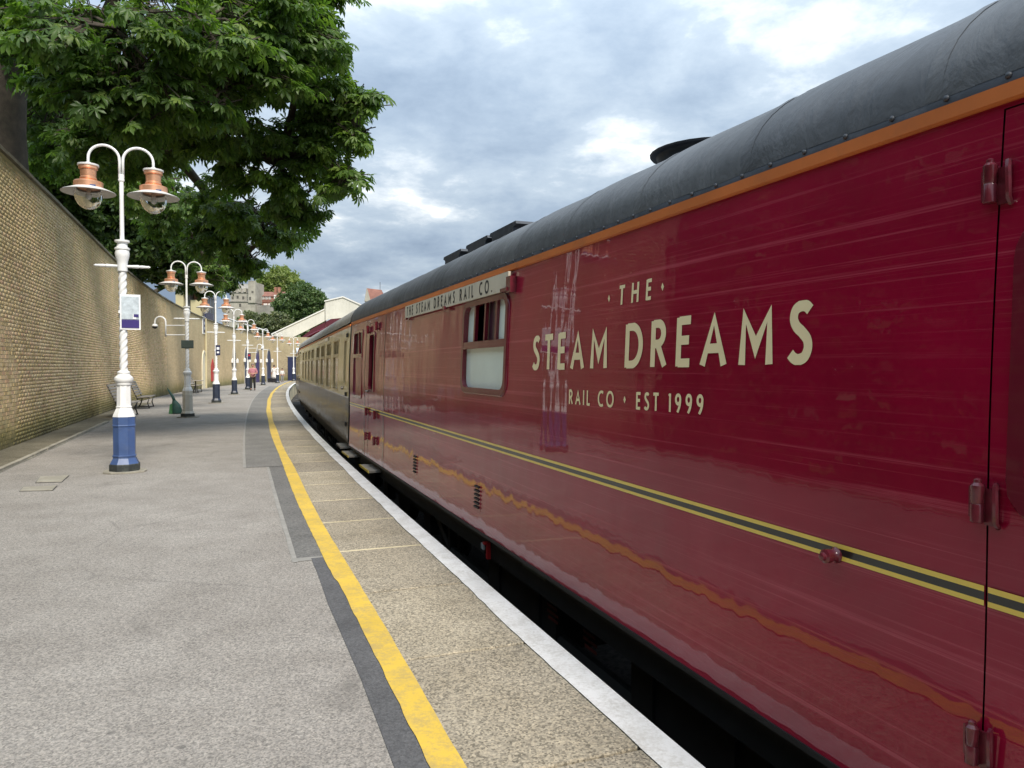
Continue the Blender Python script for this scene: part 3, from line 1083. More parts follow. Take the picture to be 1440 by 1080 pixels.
def interp_poly(pts, x):
    for (x0, y0), (x1, y1) in zip(pts, pts[1:]):
        if x0 <= x <= x1:
            return y0 + (y1 - y0) * (x - x0) / (x1 - x0 + 1e-9)
    return pts[-1][1] if x > pts[-1][0] else pts[0][1]


topl = [(382, 471), (456.9, 436), (457, 424.5), (483, 418.5), (509, 430), (560, 450), (640, 482)]
botl = [(382, 489), (425, 468), (462, 449), (483, 447), (505, 449), (560, 470), (640, 500)]
xs = list(np.arange(382, 640, 2.0)) + [640]
for i in range(len(xs) - 1):
    xa, xb = xs[i], xs[i + 1]
    if xa < 457 < xb:
        xb = 456.99
    mb = MB()
    pa = [cu(xa + 0.04, interp_poly(botl, xa)) - o_, cu(xb - 0.04, interp_poly(botl, xb)) - o_, cu(xb - 0.04, interp_poly(topl, xb - 0.01)) - o_, cu(xa + 0.04, interp_poly(topl, xa + 0.01)) - o_]
    dy = 0.012 * (i % 2) + rng.uniform(0, 0.008)
    mb.prism([(p.x, p.y + dy, p.z) for p in pa], (0, 0.09, 0))
    mb.build('board', M['board_white'], t)
# trim along the top edge
mb = MB()
for (x0, y0), (x1, y1) in zip(topl, topl[1:]):
    if x1 - x0 < 1:
        continue
    a, b = cu(x0, y0) - o_, cu(x1, y1) - o_
    up = Vector((0, 0, 0.14))
    mb.prism([a + Vector((0, -0.1, 0)), b + Vector((0, -0.1, 0)), b + up + Vector((0, -0.1, 0)), a + up + Vector((0, -0.1, 0))], (0, 0.35, 0))
mb.build('verge_trim', M['render_white'], t)
# roof slopes going back
mb = MB()
for (x0, y0), (x1, y1) in (((382, 472), (457, 437)), ((457, 425), (483, 419)), ((483, 419), (509, 430.5)), ((509, 430.5), (640, 482.5))):
    a, b = cu(x0, y0) - o_, cu(x1, y1) - o_
    a.y += 0.12
    b.y += 0.12
    mb.prism([a, b, b + Vector((0, 0, -0.15)), a + Vector((0, 0, -0.15))], (0.5, 2.2, 0))
mb.build('roof_deck', M['slate'], t)
# beams under the roof
for k in range(6):
    a, b = cu(418 + 8 * k, 481 - 2.2 * k, CW + 3 + k * 0.2) - o_, cu(449 + 9 * k, 465.5 - 3.6 * k, CW + 3 + k * 0.2) - o_
    mb = MB()
    mb.tube([a, b], 0.16, 4)
    mb.build('roof_beam', M['crimson'], t)
mb = MB()
a, b = cu(396, 487.5, CW + 0.5) - o_, cu(640, 487.5, CW + 0.5) - o_
mb.tube([a, b], 0.45, 4)
mb.build('tie_beam', M['maroon_steel'], t)
mb = MB()
mb.prism([cu(x, y, CW + 9) - o_ for x, y in ((392, 500), (640, 500), (640, 474), (560, 455), (483, 440), (440, 462))], (0, 0.2, 0))
mb.build('end_screen', M['maroon_steel'], t)
for x in (458, 500, 545):
    a, b = cu(x, 522, CW + 0.4) - o_, cu(x, 449, CW + 0.4) - o_
    a.z = 0
    mb = MB(); mb.tube([a, b], 0.09, 8); mb.build('column', M['maroon_steel'], t)

# ------------------------------------------------------------------ raised ground behind the wall and castle hill
def smooth(t):
    t = min(1, max(0, t))
    return t * t * (3 - 2 * t)


def hill_z(x, y):
    castle = U(345, 445, 230)
    d = math.hypot((x - castle.x - 12) / 1.25, y - 262)
    h = 10.5 * smooth((115 - d) / 95)
    z = 4.1
    return z + h


mb = MB()
nu, nv = 60, 26
for i in range(nu + 1):
    s = S_NEAR + (84 - S_NEAR) * (i / nu)
    for j in range(nv + 1):
        q = 0.36 + (j / nv) ** 2 * 160
        p = wall_pt(s, 0, -q)
        mb.v.append((p.x, p.y, hill_z(p.x, p.y) + (0.25 * math.sin(p.x * 0.9) * math.sin(p.y * 0.7) if j > 2 else 0)))
for i in range(nu):
    for j in range(nv):
        a = i * (nv + 1) + j
        mb.f.append((a, a + 1, a + nv + 2, a + nv + 1))
tag(mb.build('embankment', M['grass'], smooth=True), kind='structure')
mb = MB()
xs = np.linspace(-230, 190, 50)
ys = np.linspace(128, 420, 40)
for x in xs:
    for y in ys:
        mb.v.append((x, y, hill_z(x, y) - 5.3 * smooth((x + 20) / 60) - (9 * smooth((150 - y) / 40))))
for i in range(49):
    for j in range(39):
        a = i * 40 + j
        mb.f.append((a, a + 40, a + 41, a + 1))
tag(mb.build('hill', M['grass'], smooth=True), kind='structure')

# ================================================================== COACHES
def side_off(z):
    """how far the side leans in from its widest point (tumblehome), with a flare added at the foot for the reflections"""
    if z > 1.15:
        return 0.048 * ((z - 1.15) / 1.1) ** 1.7
    if z < 0.8:
        return -0.020 * ((0.8 - z) / 0.65) ** 1.5  # foot flared outward to set where the platform lines reflect
    return 0.0


ZB, ZC = 0.145, 2.265        # bottom of the body side, cantrail


def side_grid(x0, x1, z0, z1, holes=(), dx=0.5, proud=0.0, extra_z=()):
    """body-side surface in coach space with rectangular openings"""
    xs = set(np.round(np.arange(x0, x1, dx), 4)) | {x0, x1}
    zs = set(np.round(np.arange(z0, z1, 0.09), 4)) | {z0, z1} | set(extra_z)
    for a, b, c, d in holes:
        xs |= {a, b}
        zs |= {c, d}
    xs = sorted(x for x in xs if x0 - 1e-6 <= x <= x1 + 1e-6)
    zs = sorted(z for z in zs if z0 - 1e-6 <= z <= z1 + 1e-6)
    xs = [x for i, x in enumerate(xs) if i == 0 or x - xs[i - 1] > 1e-4]
    zs = [z for i, z in enumerate(zs) if i == 0 or z - zs[i - 1] > 1e-4]
    mb = MB()
    nz = len(zs)
    for x in xs:
        for z in zs:
            mb.v.append((x, side_off(z) - proud, z))
    for i in range(len(xs) - 1):
        for j in range(nz - 1):
            cx, cz = (xs[i] + xs[i + 1]) / 2, (zs[j] + zs[j + 1]) / 2
            if any(a < cx < b and c < cz < d for a, b, c, d in holes):
                continue
            p = i * nz + j
            mb.f.append((p, p + nz, p + nz + 1, p + 1))
    return mb


def rrect(x0, x1, z0, z1, r, n=5):
    pts = []
    for cx, cz, a0 in ((x1 - r, z1 - r, 0), (x0 + r, z1 - r, 90), (x0 + r, z0 + r, 180), (x1 - r, z0 + r, 270)):
        for i in range(n + 1):
            a = R(a0 + 90 * i / n)
            pts.append((cx + r * math.cos(a), cz + r * math.sin(a)))
    return pts


def ring(mb, outer, inner, proud, depth):
    """flat ring following the side, with inner and outer returns"""
    n = len(outer)
    f = lambda p, d: (p[0], side_off(p[1]) - d, p[1])
    b = len(mb.v)
    mb.v += [f(p, proud * 0.3) for p in outer] + [f((o[0] * .85 + i[0] * .15, o[1] * .85 + i[1] * .15), proud) for o, i in zip(outer, inner)]
    mb.v += [f(p, proud) for p in inner] + [f(p, -depth) for p in inner] + [f(p, -0.004) for p in outer]
    for k in range(n):
        k2 = (k + 1) % n
        for r0, r1 in ((4, 0), (0, 1), (1, 2), (2, 3)):
            mb.f.append((b + r0 * n + k, b + r0 * n + k2, b + r1 * n + k2, b + r1 * n + k))
    return mb


def panel(mb, x0, x1, z0, z1, proud, thick=0.01, r=0.0):
    pts = rrect(x0, x1, z0, z1, r) if r else [(x1, z1), (x0, z1), (x0, z0), (x1, z0)]
    P = [(x, side_off(z) - proud, z) for x, z in pts]
    return mb.prism(P[::-1], (0, thick, 0))


def band(x0, x1, z0, z1, proud, step=0.6):
    n = max(1, int((x1 - x0) / step))
    mb = MB()
    for i in range(n + 1):
        x = x0 + (x1 - x0) * i / n
        for z in (z0, z1):
            mb.v.append((x, side_off(z) - proud, z))
    for i in range(n):
        mb.f.append((2 * i, 2 * i + 2, 2 * i + 3, 2 * i + 1))
    return mb


# --- painted lettering drawn as strokes --------------------------------------
def cr(pts, n=7):
    out = []
    P = [pts[0]] + list(pts) + [pts[-1]]
    for i in range(1, len(P) - 2):
        p0, p1, p2, p3 = (np.array(P[i + k], float) for k in (-1, 0, 1, 2))
        for t in np.linspace(0, 1, n, endpoint=False):
            out.append(tuple(0.5 * ((2 * p1) + (-p0 + p2) * t + (2 * p0 - 5 * p1 + 4 * p2 - p3) * t * t + (-p0 + 3 * p1 - 3 * p2 + p3) * t ** 3)))
    out.append(tuple(pts[-1]))
    return out


def arcp(cx, cz, rx, rz, a0, a1, n=18):
    return [(cx + rx * math.cos(R(a0 + (a1 - a0) * i / n)), cz + rz * math.sin(R(a0 + (a1 - a0) * i / n))) for i in range(n + 1)]


H = 0.065   # half stroke
GLYPH = {
    'T': (0.56, [[(0.0, 1 - H), (0.56, 1 - H)], [(0.28, 1 - H), (0.28, 0)]]),
    'H': (0.66, [[(H, 0), (H, 1)], [(0.66 - H, 0), (0.66 - H, 1)], [(H, 0.52), (0.66 - H, 0.52)]]),
    'E': (0.47, [[(H, 0), (H, 1)], [(H, 1 - H), (0.47, 1 - H)], [(H, 0.53), (0.43, 0.53)], [(H, H), (0.47, H)]]),
    'S': (0.50, [cr([(0.44, 0.855), (0.36, 0.92), (0.24, 0.935), (0.12, 0.875), (0.085, 0.74), (0.15, 0.61), (0.29, 0.50), (0.40, 0.385), (0.425, 0.245), (0.355, 0.11), (0.22, 0.065), (0.11, 0.095), (0.03, 0.165)])]),
    'A': (0.76, [[(0.045, 0), (0.38, 0.97), (0.715, 0)], [(0.17, 0.33), (0.59, 0.33)]]),
    'M': (0.90, [[(0.09, 0), (0.125, 0.93), (0.45, 0.30), (0.775, 0.93), (0.81, 0)]]),
    'D': (0.74, [[(H, 0), (H, 1)], [(H, 1 - H), (0.24, 1 - H)] + arcp(0.28, 0.5, 0.74 - H - 0.28, 0.5 - H, 90, -90) + [(H, H)]]),
    'R': (0.60, [[(H, 0), (H, 1)], [(H, 1 - H), (0.22, 1 - H)] + arcp(0.25, 0.715, 0.22, 0.22, 90, -90, 12) + [(H, 0.495)], [(0.25, 0.495), (0.545, 0)]]),
    'I': (0.13, [[(H, 0), (H, 1)]]),
    '1': (0.20, [[(0.135, 0), (0.135, 1)], [(0.135, 0.95), (0.02, 0.86)]]),
    'L': (0.44, [[(H, 0), (H, 1)], [(H, H), (0.44, H)]]),
    'C': (0.74, [arcp(0.47, 0.5, 0.40, 0.45, 55, 305, 24)]),
    'O': (0.92, [arcp(0.46, 0.5, 0.395, 0.45, 0, 360, 32)]),
    '9': (0.54, [arcp(0.27, 0.70, 0.205, 0.235, 0, 360, 24), cr([(0.475, 0.70), (0.46, 0.50), (0.38, 0.25), (0.22, 0.0)])]),
    '.': (0.16, [[(0.08, 0), (0.08, 0.13)]]),
}


def stroke(pts, hw):
    n = len(pts)
    closed = math.dist(pts[0], pts[-1]) < 1e-6
    L, Rr = [], []
    for i in range(n):
        if closed:
            a, b, c = pts[(i - 1) % (n - 1)], pts[i], pts[(i + 1) % (n - 1)]
        else:
            a, b, c = pts[max(i - 1, 0)], pts[i], pts[min(i + 1, n - 1)]
        d1 = np.array(b) - np.array(a)
        d2 = np.array(c) - np.array(b)
        if np.hypot(*d1) < 1e-9:
            d1 = d2
        if np.hypot(*d2) < 1e-9:
            d2 = d1
        d1 = d1 / np.hypot(*d1)
        d2 = d2 / np.hypot(*d2)
        n1, n2 = np.array((-d1[1], d1[0])), np.array((-d2[1], d2[0]))
        m = n1 + n2
        m = m / max(1e-6, np.hypot(*m))
        k = min(2.2, 1 / max(0.2, float(m @ n1)))
        L.append(np.array(b) + m * hw * k)
        Rr.append(np.array(b) - m * hw * k)
    return L, Rr


def lettering(text, x_left, x_right, z_base, cap, tilt, proud, space=0.3, weight=1.0):
    """text fitted between x_left and x_right on the body side; one MB for each letter"""
    wsum = sum(GLYPH[c][0] if c != ' ' else space for c in text) * cap
    ng = len(text) - 1
    gap = ((x_right - x_left) - wsum) / max(1, ng)
    out = []
    x = x_left
    for c in text:
        if c == ' ':
            x += space * cap + gap
            continue
        mb = MB()
        w, strokes = GLYPH[c]
        for si, st in enumerate(strokes):
            hw = H * weight * (1.0 if c != '.' else 1.1)
            L, Rr = stroke(st, hw)
            b = len(mb.v)
            for l_, r_ in zip(L, Rr):
                for q in (l_, r_):
                    lx = x + q[0] * cap
                    lz = z_base + min(max(q[1], -0.02), 1.02) * cap + (lx - x_left) * tilt
                    mb.v.append((lx, side_off(lz) - proud - 0.0003 * si, lz))
            for i in range(len(L) - 1):
                mb.f.append((b + 2 * i, b + 2 * i + 1, b + 2 * i + 3, b + 2 * i + 2))
        x += w * cap + gap
        out.append(mb)
    return out


def diamond(x, z, r, proud):
    mb = MB()
    mb.add([(x - r * 0.62, side_off(z) - proud, z), (x, side_off(z) - proud, z - r), (x + r * 0.62, side_off(z) - proud, z), (x, side_off(z) - proud, z + r)], [(0, 1, 2, 3)])
    return mb


def roof_sec(n=18, full=True, lift=0.0):
    """roof section from the platform-side cantrail over to the far side: (y, z)"""
    y0, y1, z0, zt = side_off(ZC) - 0.012, 2.82 / 2, ZC, 2.87
    pts = []
    for i in range(n + 1):
        a = (math.pi / 2) * i / n
        u = 1 - math.cos(a) ** 1.08
        pts.append((y0 + (y1 - y0) * u, z0 + 0.028 + (zt - z0 - 0.028) * math.sin(a) ** 0.92 + lift))
    if full:
        pts += [(2.82 - y, z) for y, z in reversed(pts[:-1])]
    return pts


def extrude_sec(sec, x0, x1, nx=2, closed=False):
    mb = MB()
    n = len(sec)
    for i in range(nx + 1):
        x = x0 + (x1 - x0) * i / nx
        for y, z in sec:
            mb.v.append((x, y, z))
    for i in range(nx):
        for j in range(n - 1 + (1 if closed else 0)):
            j2 = (j + 1) % n
            mb.f.append((i * n + j, (i + 1) * n + j, (i + 1) * n + j2, i * n + j2))
    return mb


def underframe(t, x0, x1, near_detail):
    """solebar, bogies with wheels, boxes, steps"""
    L = x1 - x0
    mb = MB()
    mb.box(((x0 + x1) / 2, 0.09, 0.03), (L - 0.1, 0.06, 0.22))
    mb.box(((x0 + x1) / 2, 2.73, 0.03), (L - 0.1, 0.06, 0.22))
    mb.box(((x0 + x1) / 2, 1.41, 0.08), (L - 0.1, 2.5, 0.1))
    mb.build('solebar', M['black_iron'], t)
    mb = MB()
    a, b = x0 + 5.2, x1 - 5.2
    for y in (0.32, 2.5):
        mb.tube([(a - 0.9, y, -0.1), (a, y, -0.5), (b, y, -0.5), (b + 0.9, y, -0.1)], 0.045, 6)
        for x in (a, b):
            mb.box((x, y, -0.27), (0.08, 0.08, 0.5))
    mb.build('truss_rod', M['black_iron'], t)
    for bx in (x0 + 2.75, x1 - 2.75):
        mb = MB()
        for y in (0.42, 2.4):
            mb.prism([(bx - 1.75, y, -0.42), (bx + 1.75, y, -0.42), (bx + 1.6, y, -0.18), (bx + 0.5, y, -0.12), (bx - 0.5, y, -0.12), (bx - 1.6, y, -0.18)], (0, 0.06, 0))
            for wx in (-1.3, 1.3):
                mb.box((bx + wx, y - 0.03, -0.42), (0.3, 0.12, 0.28))
        mb.box((bx, 1.41, -0.2), (0.6, 1.9, 0.2))
        bg = mb.build('bogie', M['black_iron'], t)
        for wx in (-1.3, 1.3):
            for y in (0.69, 2.13):
                mb = MB()
                mb.lathe([(0.46, -0.07), (0.46, 0.045), (0.485, 0.05), (0.485, 0.075), (0.12, 0.08)], (bx + wx, y, -0.44), 24,
                         M=Matrix.Rotation(R(90 if y > 1 else -90), 3, 'X'))
                mb.build('wheel', M['black_iron'], bg, smooth=35)
            mb = MB()
            mb.tube([(bx + wx, 0.6, -0.44), (bx + wx, 2.2, -0.44)], 0.07, 8)
            mb.build('axle', M['black_iron'], bg)
    for x, w_, h_ in ((x0 + L * 0.42, 1.5, 0.52), (x0 + L * 0.56, 1.2, 0.5), (x0 + L * 0.68, 0.9, 0.42)):
        mb = MB()
        mb.box((x, 0.62, -0.06 - h_ / 2), (w_, 0.7, h_))
        for k in (-0.3, 0.3):
            mb.box((x + k * w_, 0.26, -0.06 - h_ / 2), (0.05, 0.02, h_ * 0.9))
        mb.build('battery_box', M['black_iron'], t)
    # dense pipework and centre girders block the view through
    mb = MB()
    mb.box(((x0 + x1) / 2, 1.41, -0.3), (L - 8.5, 0.12, 0.7))
    for y in (0.9, 1.15, 1.75):
        mb.tube([(x0 + 0.5, y, -0.12), (x1 - 0.5, y, -0.12)], 0.04, 6)
    mb.build('pipework', M['black_iron'], t)
    for x in (x0, x1):
        sg = -1 if x == x0 else 1
        for y in (0.55, 2.27):
            mb = MB()
            Mx = Matrix.Rotation(R(90), 3, 'Y') if sg > 0 else Matrix.Rotation(R(-90), 3, 'Y')
            mb.lathe([(0.09, 0), (0.09, 0.12), (0.06, 0.12), (0.06, 0.2), (0.2, 0.2), (0.2, 0.225), (0.1, 0.235)], (x - sg * 0.02, y, 0.0), 16, M=Mx)
            mb.build('buffer', M['black_iron'], t, smooth=35)


def coach_shell(t, x0, x1, m_roof, lip, orange, panel_len, m_side2):
    """far side, ends, roof panels"""
    mb = MB()
    zz = np.linspace(ZB, ZC + 0.03, 9)
    for i, x in enumerate((x0, x1)):
        for z in zz:
            mb.v.append((x, 2.82 - side_off(z), z))
    n = len(zz)
    mb.f += [(n + j, j, j + 1, n + j + 1) for j in range(n - 1)]
    mb.build('far_side', m_side2, t)
    sec = [(side_off(z), z) for z in zz] + roof_sec(10)[1:-1] + [(2.82 - side_off(z), z) for z in zz[::-1]]
    for x, nm in ((x0, 'end_panel'), (x1, 'end_panel')):
        mb = MB()
        mb.add([(x, y, z) for y, z in sec], [tuple(range(len(sec)))[:: (1 if x == x0 else -1)]])
        e = mb.build(nm, M['black_iron'], t)
        mb = MB()
        sg = -1 if x == x0 else 1
        mb.box((x + sg * 0.13, 1.41, 1.3), (0.26, 1.0, 2.1))
        mb.build('gangway', M['black_iron'], e)
    sec = roof_sec(16)
    npan = max(1, int(round((x1 - x0) / panel_len)))
    pl = (x1 - x0) / npan
    me = None
    for k in range(npan):
        xa = x0 + k * pl
        if me is None:
            mb = extrude_sec(sec, 0, pl, 6)
            # canvas lies a touch uneven
            mb.v = [(x, y, z + 0.004 * math.sin(x * 5.2 + y * 3) * (1 if 0.02 < x < pl - 0.02 else 0)) for x, y, z in mb.v]
            lap = extrude_sec([(y, z + 0.0035) for y, z in sec], -0.03, 0.03, 1)
            mb.add(lap.v, lap.f)
            me = mb.mesh('roof_panel', m_roof, smooth=60)
        o = link('roof_panel', me, t)
        o.location = (xa, 0, 0)
    return pl


def make_coach1():
    SC = 4.25                      # coach centre station
    HALF = 8.70
    face = 1.94
    ang = TRACK_ANG + math.pi      # local x points back towards the camera
    t = thing('maroon_coach', W(SC, face, 0), ang, 'glossy maroon railway coach with cream lettering and a dark curved roof', 'railway coach')
    X = lambda s: SC - s
    x0, x1 = -HALF, HALF
    # openings: (x0,x1,z0,z1)
    win = (X(6.36), X(5.20), 1.27, 2.075)
    end_win = (X(12.62), X(11.72), 0.99, 2.10)
    d1 = (X(1.425), X(0.66), ZB + 0.01, 2.205)       # near door
    d2 = (X(11.16), X(10.52), ZB + 0.01, 2.15)       # far door
    holes = [(win[0] + .035, win[1] - .035, win[2] + .035, win[3] - .035), (end_win[0] + .03, end_win[1] - .03, end_win[2] + .03, end_win[3] - .03), d1, d2]
    side_grid(x0, x1, ZB, ZC, holes).build('body_side', M['maroon'], t, smooth=True)
    # dark sheet standing in for shade inside, behind the openings
    mb = MB(); mb.box((0, 1.2, 1.2), (17.2, 0.05, 2.1)); mb.build('interior_shade_sheet', M['dark_in'], t)
    # vertical plate seams
    for s in (9.4, 7.4, 4.95, 1.43 + 0.001):
        pass
    # near door leaf with droplight
    g = 0.004
    wz0, wz1, wx0, wx1 = 1.085, 1.90, X(1.372), X(0.74)
    dh = [(wx0 + .035, wx1 - .035, wz0 + .035, wz1 - .035)]
    dl = side_grid(d1[0] + g, d1[1] - g, d1[2], d1[3] - g, dh, dx=0.2, proud=-0.002).build('door', M['maroon_door'], t, smooth=True)
    mb = ring(MB(), rrect(wx0, wx1, wz0, wz1, 0.11), rrect(wx0 + .055, wx1 - .055, wz0 + .055, wz1 - .055, 0.075), 0.014, 0.05)
    mb.build('window_frame', M['maroon_frame'], dl, smooth=40)
    mb = MB(); panel(mb, wx0 + .04, wx1 - .04, wz0 + .04, wz1 - .04, -0.035); mb.build('pane', M['maroon_door'], dl)
    mb = MB()
    mb.tube([(d1[1] - 0.10, -0.012, 0.98), (d1[1] - 0.10, -0.05, 0.98), (d1[1] - 0.10, -0.05, 1.06)], 0.012, 8)
    mb.build('handle', M['steel'], dl, smooth=True)
    # dark panel that paints shade into the gaps round the doors
    for q in (d1, d2):
        mb = MB()
        mb.box(((q[0] + q[1]) / 2, 0.075, (q[2] + q[3]) / 2), (q[1] - q[0] + 0.05, 0.01, q[3] - q[2] + 0.05))
        mb.build('gap_shade_panel', M['dark_in'], t)
    # hinges: a knuckle barrel with two leaves and a raised loop

    def hinge(x, z, big=True):
        so = side_off(z)
        mb = MB()
        w_ = 1.0 if big else 0.9
        mb.lathe([(0.016 * w_, -0.052), (0.018 * w_, -0.05), (0.018 * w_, -0.003), (0.0165 * w_, 0.0), (0.018 * w_, 0.003), (0.018 * w_, 0.05), (0.010, 0.058), (0.010, 0.066), (0.004, 0.07)], (x - 0.004, so - 0.022, z), 12)
        mb.box((x - 0.024, so - 0.004, z), (0.032, 0.010, 0.085))
        mb.box((x + 0.024, so - 0.004, z - 0.008), (0.034, 0.010, 0.10))
        mb.tube([(x + 0.045, so - 0.006, z - 0.06), (x + 0.047, so - 0.02, z - 0.045), (x + 0.047, so - 0.024, z + 0.035), (x + 0.043, so - 0.018, z + 0.052), (x + 0.036, so - 0.004, z + 0.055)], 0.008, 6)
        h_ = mb.build('hinge', M['maroon_iron'], t, smooth=40)
        for q in (-0.03, 0.03):
            mb = MB()
            mb.lathe([(0.006, 0), (0.006, 0.003), (0.002, 0.005)], (x - 0.03, so - 0.008, z + q), 8, M=Matrix.Rotation(R(90), 3, 'X'))
            mb.build('screw', M['maroon_iron'], h_)
    for z in (2.0, 1.125, 0.455):
        hinge(X(1.432), z)
    # far door and its open droplight
    wx0, wx1, wz0, wz1 = X(11.10), X(10.70), 1.16, 1.985
    dl = side_grid(d2[0] + g, d2[1] - g, d2[2], d2[3] - g, [(wx0, wx1, wz0, wz1)], dx=0.2, proud=-0.002).build('door', M['maroon_door'], t, smooth=True)
    mb = ring(MB(), rrect(wx0 - .03, wx1 + .03, wz0 - .03, wz1 + .03, 0.06), rrect(wx0 + .012, wx1 - .012, wz0 + .012, wz1 - .012, 0.05), 0.012, 0.04)
    mb.build('window_frame', M['maroon_frame'], dl, smooth=40)
    mb = MB(); mb.box(((wx0 + wx1) / 2, 0.075, (wz0 + wz1) / 2), (0.42, 0.008, 0.9)); mb.build('pane', M['dark_in'], dl)
    mb = MB(); panel(mb, wx0 + .17, wx1 - .03, wz0 + .2, wz1 - .12, -0.055, 0.006); mb.build('curtain', M['curtain'], dl)
    mb = MB(); mb.tube([(wx0 + .06, -0.01, 1.14), (wx0 + .06, -0.05, 1.14), (wx0 + .17, -0.05, 1.14)], 0.016, 8); mb.build('handle', M['steel'], dl, smooth=True)
    for xx, zz in ((X(11.18), 2.06), (X(10.48), 2.08), (X(11.18), 0.46), (X(10.48), 0.45), (X(11.18), 0.83), (X(10.48), 0.82)):
        mb = MB()
        mb.box((xx - 0.07, side_off(zz) - 0.012, zz), (0.15, 0.025, 0.09))
        mb.box((xx + 0.07, side_off(zz) - 0.012, zz), (0.15, 0.025, 0.07))
        mb.lathe([(0.02, -0.06), (0.02, 0.06)], (xx, side_off(zz) - 0.03, zz), 8)
        mb.build('hinge', M['maroon_iron'], t)
    # vertical cover strips beside the far door
    for s in (11.45, 9.95):
        mb = MB()
        for z0, z1 in ((ZB, 0.84), (0.90, 1.6), (1.6, 2.2)):
            mb.add([(X(s) - .02, side_off(z0) - .006, z0), (X(s) + .02, side_off(z0) - .006, z0), (X(s) + .02, side_off(z1) - .006, z1), (X(s) - .02, side_off(z1) - .006, z1)], [(0, 1, 2, 3)])
        mb.build('cover_strip', M['maroon_frame'], t)
    # end window: dark vent light above a blanked maroon light
    a, b, c, d = end_win
    mb = ring(MB(), rrect(a, b, c, d, 0.08), rrect(a + .05, b - .05, c + .05, d - .05, 0.05), 0.012, 0.03)
    wf = mb.build('window', M['maroon_frame'], t, smooth=40)
    mb = MB(); panel(mb, a + .02, b - .02, c + .02, 1.66, -0.012); mb.build('blank_panel', M['maroon_door'], wf)
    mb = MB(); panel(mb, a + .02, b - .02, 1.70, d - .02, -0.03); mb.build('vent_light', M['purple_in'], wf)
    mb = MB(); panel(mb, a + .02, b - .02, 1.65, 1.71, 0.012, 0.04); mb.box(((a + b) / 2 + .1, 0.03, 1.88), (0.05, 0.03, 0.36)); mb.build('transom', M['maroon_frame'], wf)
    # main window with sliding lights
    a, b, c, d = win
    mb = ring(MB(), rrect(a, b, c, d, 0.11), rrect(a + .055, b - .055, c + .055, d - .055, 0.08), 0.016, 0.045)
    wf = mb.build('window', M['maroon_frame'], t, smooth=40)
    mb = MB(); panel(mb, a + .03, b - .03, c + .03, 1.66, -0.024, 0.006); mb.build('frosted_pane', M['frost'], wf)
    zt = 1.70
    for p0, p1, mt, pr in ((a + .03, a + .30, 'frost', -0.03), (a + .30, a + .60, 'dark_in', -0.09), (a + .56, a + .78, 'purple_in', -0.042), (a + .78, a + .83, 'frost', -0.038), (a + .86, b - .03, 'frost', -0.028)):
        mb = MB(); panel(mb, p0, p1, zt, d - .03, pr, 0.006); mb.build('frosted_pane' if mt == 'frost' else 'vent_light', M[mt], wf)
    mb = MB(); panel(mb, a + .03, b - .03, 1.655, 1.715, 0.012, 0.05); mb.build('transom', M['maroon_frame'], wf)
    for xx, wd in ((a + .30, .035), (a + .57, .03), (a + .845, .04)):
        mb = MB(); panel(mb, xx - wd / 2, xx + wd / 2, zt, d - .04, -0.004, 0.03); mb.build('mullion', M['maroon_frame'], wf)
    # waist lining: yellow, black, yellow
    for z0, z1, mt, pr, nm in ((0.881, 0.897, 'stripe_yellow', 0.0032, 'yellow_stripe'), (0.8565, 0.8815, 'stripe_black', 0.0026, 'black_stripe'), (0.842, 0.857, 'stripe_yellow', 0.0032, 'yellow_stripe')):
        for xa, xb in ((x0, d2[0] - .004), (d2[0] + .01, d2[1] - .01), (d2[1] + .004, d1[0] - .002), (d1[0] + .009, d1[1] - .01), (d1[1] + .004, x1)):
            band(xa, xb, z0, z1, pr).build(nm, M[mt], t)
    # cantrail: orange gutter strip, dark canvas lip above it with studs
    mb = MB()
    so = side_off(ZC)
    mb.prism([(x0, so - 0.012, ZC - 0.046), (x0, so - 0.022, ZC - 0.040), (x0, so - 0.022, ZC + 0.002), (x0, so + 0.01, ZC + 0.002), (x0, so + 0.01, ZC - 0.046)], (x1 - x0, 0, 0))
    mb.build('cantrail_strip', M['orange'], t)
    mb = MB()
    n = 110
    for i in range(n + 1):
        x = x0 + (x1 - x0) * i / n
        w_ = 0.004 * math.sin(x * 7.3) + rng.uniform(-0.004, 0.004)
        mb.v += [(x, so - 0.014, ZC + 0.003), (x, so - 0.010, ZC + 0.04 + w_), (x, so + 0.006, ZC + 0.066 + w_), (x, so + 0.03, ZC + 0.070)]
    for i in range(n):
        for k in range(3):
            mb.f.append((i * 4 + k, i * 4 + 4 + k, i * 4 + 5 + k, i * 4 + 1 + k))
    lip = mb.build('canvas_lip', M['roof_lip'], t, smooth=True)
    me = MB().lathe([(0.010, 0), (0.010, 0.004), (0.006, 0.009), (0.002, 0.010)], (0, 0, 0), 8, M=Matrix.Rotation(R(75), 3, 'X')).mesh('stud', M['roof_lip'], smooth=True)
    s = 0.4
    while s < 7.5:
        o = link('stud', me, lip)
        o.location = (X(s), so - 0.010, ZC + 0.022 + rng.uniform(-0.003, 0.003))
        s += 0.175 + rng.uniform(-0.02, 0.02)
    coach_shell(t, x0, x1, M['roof'], None, None, 0.86, M['maroon'])

    # roof ventilators
    def vent_big(s, y, r, h, nm, prof=None):
        sec = roof_sec(16)
        zr = np.interp(y, [p[0] for p in sec], [p[1] for p in sec])
        mb = MB()
        mb.lathe(prof or [(r * 0.93, -0.12), (r * 0.93, h * 0.5), (r * 0.96, h * 0.72), (r * 1.06, h * 0.8), (r * 1.08, h), (r * 0.98, h + 0.005), (r * 0.95, h * 0.9), (r * 0.2, h * 0.86)], (X(s), y, zr), 28)
        mb.build(nm, M['roof_lip'], t, smooth=40)
    vent_big(4.12, 1.0, 0.34, 0.062, 'roof_ventilator')
